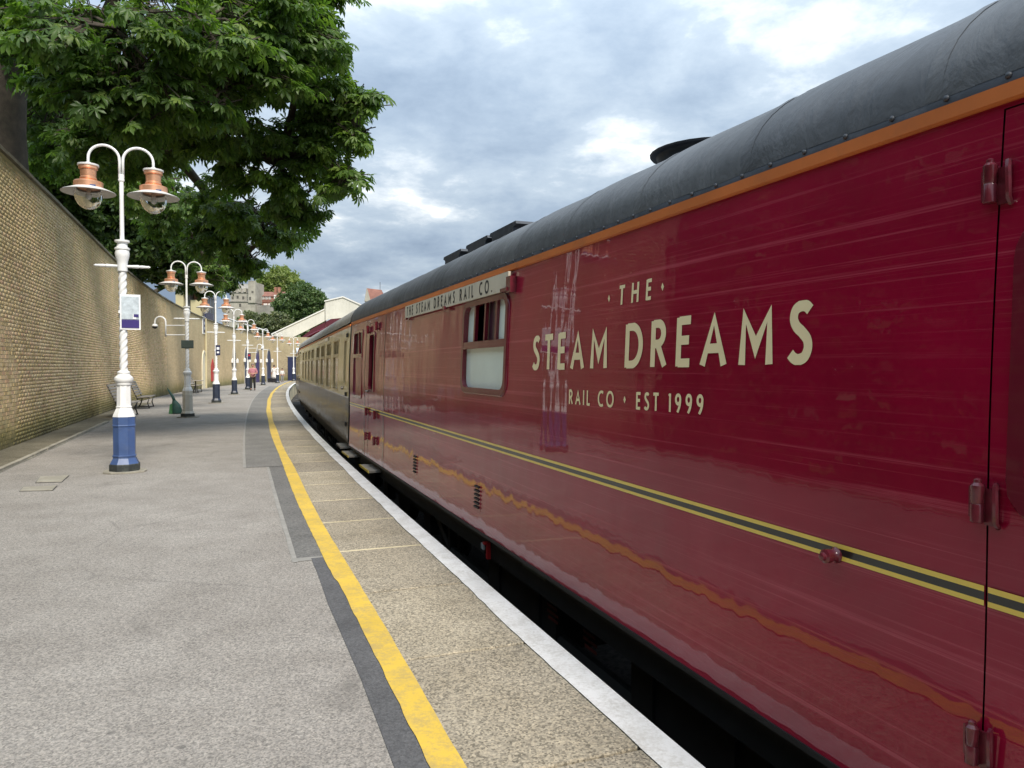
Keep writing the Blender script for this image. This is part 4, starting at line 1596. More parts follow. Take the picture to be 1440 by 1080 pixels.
    for s in (7.2, 8.06, 9.05):
        mb = MB()
        sec = roof_sec(16)
        y = 0.90
        zr = np.interp(y, [p[0] for p in sec], [p[1] for p in sec])
        mb.prism([(X(s) - .32, y - .2, zr - 0.1), (X(s) - .32, y - .2, zr + 0.06), (X(s) - .40, y - .2, zr + 0.085), (X(s) - .38, y - .2, zr + 0.115), (X(s) + .38, y - .2, zr + 0.115), (X(s) + .40, y - .2, zr + 0.085), (X(s) + .32, y - .2, zr + 0.06), (X(s) + .32, y - .2, zr - 0.1)], (0, 0.45, 0))
        mb.build('roof_ventilator', M['roof_lip'], t)
    for s in (6.15, 10.4, 11.6):
        vent_big(s, 1.0, 0.06, 0.05, 'roof_stud', [(0.055, -0.05), (0.055, 0.05), (0.035, 0.075), (0.01, 0.085)])
    # nameboard under the gutter
    xa, xb = X(8.62), X(5.16)
    bz0, bz1 = 2.072, 2.212
    mb = MB()
    mb.prism([(xa, -0.002, bz0), (xa, -0.002 + 0.004, bz1), (xa, 0.022, bz1), (xa, 0.018, bz0)], (xb - xa, 0, 0))
    nb = mb.build('nameboard', M['board_cream'], t)
    let = lettering('THE STEAM DREAMS RAIL CO.', xa + 0.10, xb - 0.36, bz0 + 0.020, 0.104, 0.0, 0.0, 0.3, 1.55)
    for l_ in let:
        l_.v = [(x, -0.0020 + 0.004 * (z - bz0) / 0.14 - (0.0012 + abs(y - side_off(z))), z) for x, y, z in l_.v]
        l_.build('letter', M['black_print'], nb)
    mb = MB()
    mb.box((xb + 0.03, 0.012, 2.11), (0.09, 0.05, 0.12)); mb.box((xb - 0.05, 0.0, 2.078), (0.14, 0.045, 0.025)); mb.box(((xa + xb) / 2, -0.004, 2.068), (0.07, 0.03, 0.03)); mb.box((xa + .03, 0.006, 2.066), (0.1, 0.03, 0.02))
    mb.build('board_bracket', M['maroon_iron'], nb)
    # side lettering, slightly out of true as painted
    PR, TI = 0.0028, 0.0122
    for l_ in lettering('STEAM DREAMS', X(4.695), X(2.094), 1.481, 0.226, TI, PR, 0.12, 1.42):
        l_.build('letter', M['cream_text'], t)
    for l_ in lettering('THE', X(3.52), X(3.195), 1.832, 0.103, 0.012, PR, 0.3, 1.42):
        l_.build('letter', M['cream_text'], t)
    for l_ in lettering('RAIL CO', X(4.10), X(3.54), 1.274, 0.087, TI, PR, 0.3, 1.4):
        l_.build('letter', M['cream_text'], t)
    for l_ in lettering('EST 1999', X(3.30), X(2.73), 1.284, 0.087, TI, PR, 0.12, 1.4):
        l_.build('letter', M['cream_text'], t)
    for s_, z_ in ((3.635, 1.878), (3.095, 1.888), (3.42, 1.328)):
        diamond(X(s_), z_, 0.020, PR).build('diamond_mark', M['cream_text'], t)
    # louvred vents low on the side
    for s_ in (8.08, 5.86):
        grp = MB(); panel(grp, X(s_) - .075, X(s_) + .075, 0.30, 0.52, 0.002, 0.004); lv = grp.build('louvre_plate', M['maroon'], t)
        for k in range(6):
            z = 0.325 + k * 0.034
            mb = MB()
            mb.prism([(X(s_) - .06, side_off(z) - 0.003, z), (X(s_) + .06, side_off(z) - 0.003, z), (X(s_) + .06, side_off(z) - 0.016, z - 0.004), (X(s_) - .06, side_off(z) - 0.016, z - 0.004)], (0, 0, 0.014))
            mb.build('louvre_slat', M['dark_in'], lv)
    # lamp iron boss on the lining
    mb = MB()
    mb.lathe([(0.028, 0), (0.028, 0.006), (0.022, 0.012), (0.020, 0.03), (0.024, 0.034), (0.024, 0.052), (0.014, 0.056), (0.012, 0.068), (0.004, 0.07)], (X(1.96), 0.0, 0.855), 16, M=Matrix.Rotation(R(90), 3, 'X'))
    mb.build('boss', M['maroon_iron'], t, smooth=40)
    # lower edge bead
    mb = MB(); mb.box((0, side_off(ZB) + 0.004, ZB - 0.012), (17.36, 0.022, 0.024)); mb.build('lower_bead', M['black_iron'], t)
    underframe(t, x0, x1, True)
    # footsteps
    for s_, mt in ((12.7, 'wood_grey'), (10.8, 'wood_grey')):
        mb = MB(); mb.box((X(s_), -0.02, 0.02), (0.75, 0.2, 0.03)); st = mb.build('footstep', M[mt], t)
        mb = MB(); mb.box((X(s_), -0.124, 0.02), (0.75, 0.012, 0.034)); mb.build('step_edge', M['stripe_yellow'], st)
        mb = MB()
        for k in (-.3, .3):
            mb.tube([(X(s_) + k, -0.02, 0.0), (X(s_) + k, 0.12, -0.03)], 0.015, 6)
        mb.build('bracket', M['black_iron'], st)
    # red valve handle with a pale tag on the solebar
    mb = MB(); mb.box((X(5.75), 0.045, -0.02), (0.035, 0.03, 0.13)); mb.box((X(5.75), 0.03, 0.045), (0.06, 0.05, 0.02)); vh = mb.build('valve_handle', M['red_paint'], t)
    mb = MB(); mb.box((X(5.86), 0.035, -0.005), (0.07, 0.012, 0.05)); mb.build('tag_plate', M['poster_pale'], vh)
    for s_ in (4.95, 4.35):
        mb = MB()
        for r_ in range(4):
            mb.box((X(s_) + 0.01 * r_, 0.262, -0.22 - r_ * 0.045), (0.2 - 0.03 * (r_ % 2), 0.004, 0.022))
        mb.build('instruction_plate', M['red_print'], t)
    mb = MB(); mb.box((X(4.8), 0.058, 0.055), (0.42, 0.004, 0.03)); mb.build('number_plate', M['sign_green'], t)
    return t


def make_coach2(loc, ang):
    HALF = 9.83
    t = thing('cream_brown_coach', loc, ang, 'cream and chocolate brown passenger coach coupled beyond the maroon coach', 'railway coach')
    x0, x1 = -HALF, HALF
    zsplit = 0.95
    wins = []
    xx = x1 - 1.95 - 1.2
    k = 0
    while xx > x0 + 1.5:
        wins.append((xx, xx + 1.18, 1.0, 2.08))
        xx -= 1.83 if k != 3 else 2.35
        k += 1
    dr = [(x1 - 0.98, x1 - 0.38), (x0 + 0.38, x0 + 0.98)]
    holes = [(a + .03, b - .03, c + .03, d - .03) for a, b, c, d in wins] + [(a + .1, b - .1, 1.2, 2.0) for a, b in dr]
    side_grid(x0, x1, zsplit, ZC, holes).build('upper_side', M['cream_coach'], t, smooth=True)
    side_grid(x0, x1, ZB, zsplit).build('lower_side', M['brown_coach'], t, smooth=True)
    mb = MB(); mb.box((0, 1.1, 1.2), (19.4, 0.04, 2.0)); mb.build('interior_shade_sheet', M['dark_in'], t)  # dark sheet in place of the unlit interior
    band(x0, x1, zsplit - 0.012, zsplit + 0.012, 0.004).build('waist_line', M['stripe_black'], t)
    for a, b, c, d in wins:
        mb = ring(MB(), rrect(a, b, c, d, 0.08), rrect(a + .045, b - .045, c + .045, d - .045, 0.05), 0.010, 0.03)
        wf = mb.build('window', M['cream_frame'], t, smooth=40)
        mb = MB(); panel(mb, a + .03, b - .03, c + .03, 1.72, -0.02, 0.006); mb.build('pane', M['glass_pale'], wf)
        mb = MB(); panel(mb, a + .03, b - .03, 1.76, d - .03, -0.03, 0.006); mb.build('vent_light', M['glass'], wf)
        mb = MB(); panel(mb, a + .03, b - .03, 1.70, 1.77, 0.008, 0.04); mb.box(((a + b) / 2, 0.04, 1.92), (0.05, 0.03, 0.30)); mb.build('transom', M['cream_frame'], wf)
    for a, b in dr:
        mb = MB()
        for x in (a, b):
            mb.add([(x - .006, side_off(ZB) - .0025, ZB), (x + .006, side_off(ZB) - .0025, ZB), (x + .006, -.0025, zsplit), (x - .006, -.0025, zsplit)], [(0, 1, 2, 3)])
            mb.add([(x - .006, -.003, zsplit), (x + .006, -.003, zsplit), (x + .006, side_off(2.2) - .003, 2.2), (x - .006, side_off(2.2) - .003, 2.2)], [(0, 1, 2, 3)])
        d_ = mb.build('door_gap', M['stripe_black'], t)
        mb = ring(MB(), rrect(a + .07, b - .07, 1.17, 2.03, 0.06), rrect(a + .11, b - .11, 1.21, 1.99, 0.04), 0.01, 0.03)
        mb.build('window_frame', M['cream_frame'], d_)
        mb = MB(); panel(mb, a + .09, b - .09, 1.18, 2.02, -0.035, 0.006); mb.build('pane', M['glass'], d_)
        for z in (0.45, 1.0, 2.08):
            mb = MB(); mb.box((b - .01, side_off(z) - .012, z), (0.2, 0.025, 0.07)); mb.build('hinge', M['black_iron'], d_)
        mb = MB(); mb.lathe([(0.03, 0), (0.03, 0.04), (0.01, 0.05)], (a + .06, 0, 1.1), 10, M=Matrix.Rotation(R(90), 3, 'X')); mb.build('handle', M['steel'], d_)
    mb = MB()
    so = side_off(ZC)
    mb.prism([(x0, so - 0.010, ZC - 0.04), (x0, so - 0.018, ZC), (x0, so + 0.01, ZC), (x0, so + 0.01, ZC - 0.04)], (x1 - x0, 0, 0))
    mb.build('cantrail_strip', M['orange'], t)
    # dark blank fascia panels above some windows
    mb = MB()
    panel(mb, x1 - 8.2, x1 - 4.6, 2.13, 2.21, 0.012, 0.01)
    mb.build('nameboard', M['stripe_black'], t)
    coach_shell(t, x0, x1, M['roof_pale'], None, None, 1.63, M['brown_coach'])
    underframe(t, x0, x1, False)
    mb = MB(); mb.box((x1 - 0.7, -0.02, 0.02), (0.75, 0.2, 0.03)); st = mb.build('footstep', M['wood_grey'], t)
    return t


coach1 = make_coach1()
SL2 = math.atan(0.040)
a2 = TRACK_ANG - SL2
dir2 = Vector((math.cos(a2), math.sin(a2), 0))
start2 = W(13.40, 1.985, 0)
coach2 = make_coach2(start2 + dir2 * 9.83, a2 + math.pi)
a3 = TRACK_ANG - math.atan(0.075)
dir3 = Vector((math.cos(a3), math.sin(a3), 0))
start3 = start2 + dir2 * (19.66 + 0.5) + NV * 0.02
c3 = copy_tree(coach2)
c3.location = start3 + dir3 * 9.83
c3.rotation_euler = (0, 0, a3 + math.pi)
tag(c3, 'cream and brown passenger coach farthest along the curve, only its end corner showing')

# ================================================================== LAMP POSTS
def spiral_shaft(z0, z1, r, turns, lobes=3, seg=18, n=90):
    mb = MB()
    for i in range(n + 1):
        z = z0 + (z1 - z0) * i / n
        tw = 2 * math.pi * turns * i / n
        for k in range(seg):
            a = 2 * math.pi * k / seg
            rr = r * (1 + 0.13 * math.cos(lobes * (a - tw)))
            mb.v.append((rr * math.cos(a), rr * math.sin(a), z))
    for i in range(n):
        for k in range(seg):
            k2 = (k + 1) % seg
            mb.f.append((i * seg + k, i * seg + k2, (i + 1) * seg + k2, (i + 1) * seg + k))
    return mb


def make_lamp(loc, base_mat, label):
    t = thing('lamp_post', loc, math.atan2(NV.y, NV.x), label, 'lamp post', 'twin copper lamps along the platform')
    oc = math.pi / 8
    mb = MB(); mb.prism([(0.30 * math.cos(R(a)) * rng.uniform(.9, 1.08), 0.27 * math.sin(R(a)) * rng.uniform(.9, 1.08), 0.003) for a in range(0, 360, 30)], (0, 0, 0.022)); mb.build('mortar_pad', M['concrete'], t)
    mb = MB(); mb.lathe([(0.205, 0.02), (0.205, 0.115), (0.198, 0.125)], seg=8, rot=oc); mb.build('foot', M['base_black'], t)
    mb = MB()
    mb.lathe([(0.196, 0.125), (0.155, 0.205), (0.155, 0.225), (0.162, 0.23), (0.162, 0.245), (0.150, 0.25), (0.150, 0.655), (0.158, 0.66), (0.158, 0.672), (0.152, 0.68), (0.152, 0.79)], seg=8, rot=oc)
    mb.build('pedestal', M[base_mat], t)
    mb = MB()
    mb.lathe([(0.152, 0.792), (0.146, 0.82), (0.110, 0.90), (0.100, 0.92), (0.108, 0.925), (0.108, 0.94), (0.096, 0.945), (0.092, 1.24)], seg=8, rot=oc)
    mb.lathe([(0.098, 1.24), (0.104, 1.255), (0.104, 1.275), (0.118, 1.29), (0.128, 1.32), (0.122, 1.35), (0.085, 1.385), (0.078, 1.40), (0.084, 1.41), (0.084, 1.43), (0.055, 1.45)], seg=20)
    mb.build('column', M['white_paint'], t, smooth=30)
    spiral_shaft(1.45, 2.84, 0.050, 4.5).build('spiral_shaft', M['white_paint'], t, smooth=True)
    mb = MB()
    mb.lathe([(0.050, 2.84), (0.066, 2.86), (0.066, 2.95), (0.072, 3.0), (0.090, 3.06), (0.096, 3.11), (0.088, 3.15), (0.10, 3.165), (0.10, 3.185), (0.072, 3.20), (0.066, 3.25), (0.098, 3.27), (0.098, 3.295), (0.034, 3.30)], seg=16)
    mb.build('urn', M['white_paint'], t, smooth=30)
    mb = MB()
    for sg in (-1, 1):
        Mx = Matrix.Rotation(R(90 * sg), 3, 'Y')
        mb.lathe([(0.018, 0.05), (0.022, 0.14), (0.026, 0.20), (0.018, 0.215), (0.022, 0.25), (0.016, 0.33), (0.020, 0.335), (0.004, 0.36)], (0, 0, 2.93), 10, M=Mx)
    mb.build('ladder_bar', M['white_paint'], t, smooth=30)
    mb = MB()
    mb.lathe([(0.034, 3.295), (0.030, 3.32), (0.028, 4.12), (0.038, 4.13), (0.042, 4.15), (0.036, 4.17), (0.040, 4.19), (0.036, 4.22)], seg=12)
    mb.build('upper_shaft', M['white_paint'], t, smooth=30)
    for sg in (-1, 1):
        mb = MB()
        rr = 0.195
        pts = [(sg * 0.021, 0, 4.20), (sg * 0.021, 0, 4.40)] + [(sg * (0.021 + rr - rr * math.cos(R(a))), 0, 4.42 + rr * math.sin(R(a))) for a in range(12, 181, 12)] + [(sg * (0.021 + 2 * rr), 0, 4.33)]
        mb.tube(pts, 0.019, 10)
        mb.build('arm', M['white_paint'], t, smooth=True)
        c = (sg * (0.021 + 2 * rr), 0, 0)
        mb = MB()
        mb.lathe([(0.118, 4.305), (0.122, 4.29), (0.122, 4.262), (0.104, 4.252), (0.098, 4.15), (0.108, 4.14), (0.108, 4.12), (0.098, 4.11), (0.135, 4.095), (0.178, 4.085), (0.186, 4.075), (0.186, 4.005), (0.18, 4.0)][::-1], c, 24)
        ln = mb.build('lantern', M['copper'], t, smooth=30)
        mb = MB(); mb.lathe([(0.132, 4.300), (0.137, 4.308), (0.137, 4.325), (0.05, 4.345), (0.03, 4.36)], c, 20); mb.build('cap', M['white_paint'], ln, smooth=40)
        mb = MB(); mb.lathe([(0.18, 4.004), (0.20, 4.0), (0.335, 3.945), (0.345, 3.938), (0.340, 3.930), (0.20, 3.972), (0.17, 3.978)], c, 32, cap=False); mb.build('shade', M['shade_white'], ln, smooth=40)
        mb = MB(); mb.lathe([(0.172, 3.985), (0.176, 3.93)] + [(0.176 * math.cos(R(a)), 3.90 - 0.20 * math.sin(R(a))) for a in range(0, 88, 8)] + [(0.004, 3.70)], c, 24, cap=False)
        mb.build('globe', M['globe'], ln, smooth=True)
        mb = MB(); mb.lathe([(0.03, 3.99), (0.03, 3.93), (0.045, 3.90), (0.04, 3.85), (0.01, 3.83)], c, 12); mb.build('bulb', M['shade_white'], ln, smooth=True)
        mb = MB(); mb.box((c[0] + 0.08, -0.17, 4.0), (0.07, 0.04, 0.03)); mb.build('catch', M['blue_paint'], ln)
    return t


lamp1 = make_lamp(G(174, 664), 'blue_paint', 'twin copper lamp post with the bright blue pedestal and a poster on its twisted shaft')
lamp2 = make_lamp(G(263.5, 587), 'pale_paint', 'twin copper lamp post carrying the white swan-neck camera bracket and a green box sign')
LP = [((304, 567), 'twin copper lamp post with a navy base and small dark sign, beside the slatted benches'),
      ((329.5, 555), 'twin copper lamp post standing before the half hidden blue arched door'),
      ((348.5, 548), 'twin copper lamp post directly behind the man in the plaid shirt'),
      ((370, 541.8), 'twin copper lamp post between the purple door and the last blue door'),
      ((390.3, 539), 'twin copper lamp post beside the person in white near the station wing')]
lamps = [lamp1, lamp2]
lamp3 = None
for p, lab in LP:
    if lamp3 is None:
        lamp3 = make_lamp(G(*p), 'navy_paint', lab)
        lamps.append(lamp3)
        continue
    c = copy_tree(lamp3)
    c.location = G(*p)
    tag(c, lab)
    lamps.append(c)
c = copy_tree(lamp3)
c.location = Vector((U(413, 530, 78).x, 78, 0))
tag(c, 'twin lamp post under the canopy gable, half hidden by the cream coach')
# poster on the first post
o1 = lamp1.location


def board_on(post, z, dirv, wd, ht, off, name, label, parts):
    d = Vector(dirv).normalized()
    t = thing(name, post.location + Vector((0, 0, z)), math.atan2(d.y, d.x), label, 'sign')
    for nm, mt, x0, x1, z0, z1, y in parts:
        mb = MB()
        mb.box((off + (x0 + x1) / 2 * wd, -0.055 - y, (z0 + z1) / 2 * ht), ((x1 - x0) * wd, 0.012, (z1 - z0) * ht))
        mb.build(nm, M[mt], t)
    mb = MB(); mb.box((0.0, -0.03, ht * 0.5), (0.12, 0.06, 0.04)); mb.build('clamp', M['white_paint'], t)
    return t


board_on(lamp1, 2.03, (0.86, 0.50, 0), 0.26, 0.50, -0.04, 'poster_board', 'white poster with a purple foot on the shaft of the blue based lamp post',
         [('board', 'poster_white', 0, 1, 0, 1, 0), ('picture', 'poster_pale', 0.07, 0.93, 0.30, 0.94, 0.008), ('band', 'purple', 0.07, 0.93, 0.05, 0.28, 0.008), ('badge', 'poster_white', 0.62, 0.78, 0.30, 0.44, 0.012), ('badge', 'purple', 0.66, 0.9, 0.36, 0.44, 0.015)])
for i, (lp, z, wd, ht, nm, lab, parts) in enumerate((
        (lamp2, 2.05, 0.34, 0.24, 'box_sign', 'dark green box sign on the post with the camera bracket', [('board', 'sign_green', -0.45, 0.55, 0, 1, 0), ('panel', 'sign_green', -0.38, 0.48, 0.12, 0.88, 0.008)]),
        (lamps[2], 1.98, 0.17, 0.42, 'platform_sign', 'small navy and white sign on the lamp post beside the benches', [('board', 'sign_navy', 0, 1, 0, 1, 0), ('number', 'poster_white', 0.2, 0.8, 0.55, 0.8, 0.008), ('number', 'poster_white', 0.25, 0.75, 0.2, 0.38, 0.008)]),
        (lamps[4], 1.98, 0.20, 0.42, 'platform_sign', 'small navy sign on the lamp post behind the plaid shirted man', [('board', 'sign_navy', 0, 1, 0, 1, 0), ('number', 'red_paint', 0.2, 0.8, 0.55, 0.8, 0.008)]))):
    board_on(lp, z, (0.96, 0.28, 0), wd, ht, 0.0, nm, lab, parts)


def camera_bracket(post, sg, label):
    t = thing('camera_bracket', post.location + Vector((0, 0, 2.45)), 0, label, 'camera')
    mb = MB(); mb.tube([(0, 0, 0), (sg * 0.62, 0, 0.0)], 0.016, 8); mb.build('stay', M['white_paint'], t)
    mb = MB(); mb.tube([(0, 0, 0.28), (sg * 0.62, 0, 0.28)], 0.016, 8); mb.build('stay', M['white_paint'], t)
    mb = MB()
    pts = [(sg * 0.63, 0, -0.05), (sg * 0.63, 0, 0.38)] + [(sg * (0.63 + 0.16 - 0.16 * math.cos(R(a))), 0, 0.38 + 0.16 * math.sin(R(a))) for a in range(15, 181, 15)] + [(sg * 0.95, 0, 0.33)]
    mb.tube(pts, 0.024, 10)
    mb.build('swan_neck', M['white_paint'], t, smooth=True)
    mb = MB(); mb.lathe([(0.035, 0.33), (0.075, 0.30), (0.08, 0.26)], (sg * 0.95, 0, 0), 16); mb.build('camera_housing', M['white_paint'], t, smooth=40)
    mb = MB(); mb.lathe([(0.075, 0.258), (0.065, 0.21), (0.03, 0.185), (0.004, 0.18)], (sg * 0.95, 0, 0), 16); mb.build('camera_dome', M['black_shoe'], t, smooth=True)


camera_bracket(lamp2, -1, 'white swan-neck bracket with a dome camera reaching towards the brick wall')
camera_bracket(lamps[4], 1, 'white swan-neck bracket with a dome camera reaching over the plaid shirted man')


# ================================================================== PLATFORM FURNITURE
def bench(loc, rz, label):
    """slatted seat; local x along, +y is the front"""
    t = thing('bench', loc, rz, label, 'bench', 'slatted benches against the wall')
    L = 1.7
    for k in range(4):
        mb = MB(); mb.box((0, 0.02 + k * 0.115, 0.43 - 0.012 * (3 - k) * 0.6), (L, 0.095, 0.03)); mb.build('seat_slat', M['wood_grey'], t)
    for k in range(6):
        mb = MB()
        mb.box((0, -0.075 - k * 0.038, 0.52 + k * 0.085), (L, 0.03, 0.066), M=Matrix.Rotation(R(-24), 3, 'X').inverted())
        mb.build('back_slat', M['wood_grey'], t)
    for x in (-L / 2 + 0.15, L / 2 - 0.15):
        mb = MB()
        mb.tube([(x, 0.36, 0.0), (x, 0.30, 0.2), (x, 0.36, 0.40), (x, -0.04, 0.38), (x, -0.30, 0.98)], 0.022, 6)
        mb.tube([(x, -0.14, 0.0), (x, -0.06, 0.18), (x, -0.02, 0.39)], 0.022, 6)
        mb.tube([(x, 0.37, 0.015), (x, -0.16, 0.015)], 0.018, 6)
        mb.build('cast_leg', M['iron_dark'], t, smooth=True)
    return t


for (px, py), lab in (((196, 585), 'slatted grey bench tucked behind the blue based lamp post'),
                      ((226, 573), 'weathered slatted bench beside the dark green bag'),
                      ((283, 551.5), 'slatted bench against the wall below the blocked cream arch')):
    p = G(px, py)
    # push it along the wall so the back stays clear of the bricks
    ss = TV.dot(p)
    q, a = wall_frame(ss, 0.0, 0.78)
    b_ = bench(Vector((q.x, q.y, 0)), a + math.pi, lab)

# small round table beside the far bench
p = G(275, 553)
t = thing('cafe_table', p, 0, 'small grey metal table next to the bench below the cream arch', 'table')
mb = MB(); mb.lathe([(0.42, 0.70), (0.43, 0.71), (0.43, 0.73), (0.42, 0.74)], seg=20); mb.build('table_top', M['wood_grey'], t)
mb = MB(); mb.lathe([(0.22, 0.0), (0.22, 0.02), (0.04, 0.05), (0.03, 0.70)], seg=14); mb.build('pedestal', M['iron_dark'], t)

# dark green bag with a tall pulled-up strap
p = G(248, 582)
t = thing('green_bag', p, R(12), 'dark green cloth bag with its strap standing up on the tarmac', 'bag')
mb = MB()
secs = [(0.0, 0.15, 0.11, 0.0), (0.05, 0.165, 0.125, 0.0), (0.18, 0.155, 0.115, 0.0), (0.30, 0.12, 0.09, -0.02), (0.40, 0.075, 0.06, -0.06), (0.46, 0.045, 0.035, -0.08)]
sg_ = 16
for z, rx, ry, ox in secs:
    for k in range(sg_):
        a = 2 * math.pi * k / sg_
        f = 1 + 0.06 * math.sin(3 * a + z * 20)
        mb.v.append((ox + rx * f * math.cos(a), ry * f * math.sin(a), z))
for i in range(len(secs) - 1):
    for k in range(sg_):
        k2 = (k + 1) % sg_
        mb.f.append((i * sg_ + k, i * sg_ + k2, (i + 1) * sg_ + k2, (i + 1) * sg_ + k))
mb.f.append(tuple(range(sg_ - 1, -1, -1)))
mb.build('bag_body', M['green_cloth'], t, smooth=True)
mb = MB(); mb.tube([(-0.07, 0, 0.42), (-0.11, 0, 0.54), (-0.17, 0.0, 0.64), (-0.24, 0.0, 0.76), (-0.27, 0, 0.83)], [0.05, 0.042, 0.034, 0.024, 0.008], 8); mb.build('strap', M['green_cloth'], t, smooth=True)
mb = MB(); mb.prism([(-0.22, -0.07, 0.005), (-0.10, -0.13, 0.005), (-0.10, -0.12, 0.34), (-0.19, -0.05, 0.30)], (-0.01, 0.02, 0)); mb.build('side_pocket', M['green_lining'], t)


# ================================================================== PEOPLE
def skinned(name, verts, edges, radii, mat, parent, root=0, sub=2):
    me = bpy.data.meshes.new(name)
    me.from_pydata(verts, edges, [])
    o = link(name, me, parent)
    me.materials.append(mat)
    md = o.modifiers.new('skin', 'SKIN')
    md.use_smooth_shade = True
    for i, r_ in enumerate(radii):
        sv = me.skin_vertices[0].data[i]
        sv.radius = r_ if hasattr(r_, '__len__') else (r_, r_)
        sv.use_root = (i == root)
    sb = o.modifiers.new('sub', 'SUBSURF')
    sb.levels = sb.render_levels = sub
    return o


def person(loc, rz, label, h, top, legs, hair, pose, skirt=False):
    """faces local -y; pose: 'hold' hands together at the waist, 'stand' arms down"""
    t = thing('person', loc, rz, label, 'person')
    k = h / 1.75
    V = lambda *p: tuple(c * k for c in p)
    stp = 0.13 if pose == 'hold' else 0.03
    J = [V(0, 0, 0.95), V(0, 0.0, 1.12), V(0, 0.01, 1.32), V(0, 0.0, 1.46), V(0, -0.01, 1.53), V(0, -0.02, 1.60), V(0, -0.02, 1.70)]
    E_ = [(0, 1), (1, 2), (2, 3), (3, 4), (4, 5), (5, 6)]
    Rd = [(0.15, 0.11), (0.145, 0.105), (0.165, 0.11), (0.07, 0.065), (0.055, 0.055), (0.085, 0.10), (0.075, 0.09)]
    hands = {}
    arm_idx = {}
    for sg in (-1, 1):
        b = len(J)
        if pose == 'hold':
            J += [V(sg * 0.20, 0, 1.40), V(sg * 0.27, -0.02, 1.13), V(sg * 0.08, -0.24, 1.10), V(sg * 0.02, -0.27, 1.11)]
        else:
            J += [V(sg * 0.19, 0, 1.40), V(sg * 0.24, 0.02, 1.13), V(sg * 0.25, -0.05, 0.89), V(sg * 0.25, -0.07, 0.81)]
        E_ += [(2, b), (b, b + 1), (b + 1, b + 2), (b + 2, b + 3)]
        Rd += [0.062, 0.047, 0.036, (0.042, 0.025)]
        arm_idx[sg] = b
        # five fingers
        for f in range(5):
            fb = len(J)
            hx, hy, hz = J[b + 3]
            if pose == 'hold':
                J.append((hx - sg * (0.035 + 0.006 * (2 - abs(2 - f))) * k, hy - 0.02 * k, hz + (0.03 - 0.015 * f) * k))
            else:
                J.append((hx - sg * 0.005 * k, hy + (0.03 - 0.015 * f) * k, hz - (0.06 + 0.008 * (2 - abs(2 - f))) * k if f else hz - 0.02 * k))
            E_.append((b + 3, fb))
            Rd.append(0.009)
    for sg in (-1, 1):
        b = len(J)
        yy = -stp if sg < 0 else stp
        J += [V(sg * 0.09, 0, 0.88), V(sg * 0.10, yy * 0.4 - 0.03, 0.48), V(sg * 0.10, yy, 0.09), V(sg * 0.105, yy - 0.13, 0.045)]
        E_ += [(0, b), (b, b + 1), (b + 1, b + 2), (b + 2, b + 3)]
        Rd += [0.085, 0.06, 0.042, (0.042, 0.03)]
    Rd = [tuple(x * k for x in (r_ if hasattr(r_, '__len__') else (r_, r_))) for r_ in Rd]
    body = skinned('body', J, E_, Rd, M['skin'], t)
    # shirt over the trunk and upper arms
    sj = [V(0, 0, 0.90), V(0, 0.0, 1.12), V(0, 0.01, 1.32), V(0, 0.0, 1.45)]
    se = [(0, 1), (1, 2), (2, 3)]
    sr = [(0.175, 0.135), (0.175, 0.135), (0.185, 0.13), (0.085, 0.075)]
    for sg in (-1, 1):
        b = arm_idx[sg]
        i0 = len(sj)
        mid = tuple((a + c) / 2 for a, c in zip(J[b + 1], J[b + 2]))
        sj += [J[b], J[b + 1]] + ([mid] if pose != 'hold' else [])
        se += [(2, i0), (i0, i0 + 1)] + ([(i0 + 1, i0 + 2)] if pose != 'hold' else [])
        sr += [0.078, 0.066] + ([0.055] if pose != 'hold' else [])
    sr = [tuple(x * k for x in (r_ if hasattr(r_, '__len__') else (r_, r_))) for r_ in sr]
    skinned('shirt', sj, se, sr, top, t)
    if skirt:
        mb = MB(); mb.lathe([(0.30 * k, 0.32 * k), (0.25 * k, 0.6 * k), (0.17 * k, 0.95 * k), (0.16 * k, 1.02 * k)], seg=16); mb.build('skirt', legs, t, smooth=True)
    else:
        tj = [V(0, 0, 0.97)]
        te, tr_ = [], [(0.165 * k, 0.125 * k)]
        for sg in (-1, 1):
            b = len(tj)
            yy = -stp if sg < 0 else stp
            tj += [V(sg * 0.095, 0, 0.86), V(sg * 0.10, yy * 0.4 - 0.03, 0.48), V(sg * 0.10, yy, 0.10)]
            te += [(0, b), (b, b + 1), (b + 1, b + 2)]
            tr_ += [(0.105 * k,) * 2, (0.08 * k,) * 2, (0.068 * k,) * 2]
        skinned('trousers', tj, te, tr_, legs, t)
    for sg in (-1, 1):
        yy = -stp if sg < 0 else stp
        mb = MB()
        mb.lathe([(0.03, 0.0), (0.05, 0.02), (0.05, 0.06), (0.02, 0.09)], (0, 0, 0), 12)
        mb.v = [(x * 1.0 * k + sg * 0.104 * k, y * 2.7 * k + (yy - 0.06) * k, z * k) for x, y, z in mb.v]
        mb.build('shoe', M['black_shoe'], t, smooth=True)
    # hair cap and face features
    mb = MB()
    for i in range(7):
        a = R(-8 + 98 * i / 6)
        for q in range(14):
            b = 2 * math.pi * q / 14
            zc = 0.10 * math.sin(a)
            rr = 0.098 * math.cos(a)
            mb.v.append(V(rr * math.cos(b), -0.005 + 1.15 * rr * math.sin(b) * (1.0 if math.sin(b) > 0 else 0.9), 1.665 + zc + (0.03 if math.sin(b) < -0.3 else -0.03 * max(0, math.sin(b)))))
    for i in range(6):
        for q in range(14):
            q2 = (q + 1) % 14
            mb.f.append((i * 14 + q, i * 14 + q2, (i + 1) * 14 + q2, (i + 1) * 14 + q))
    mb.build('hair', hair, t, smooth=True)
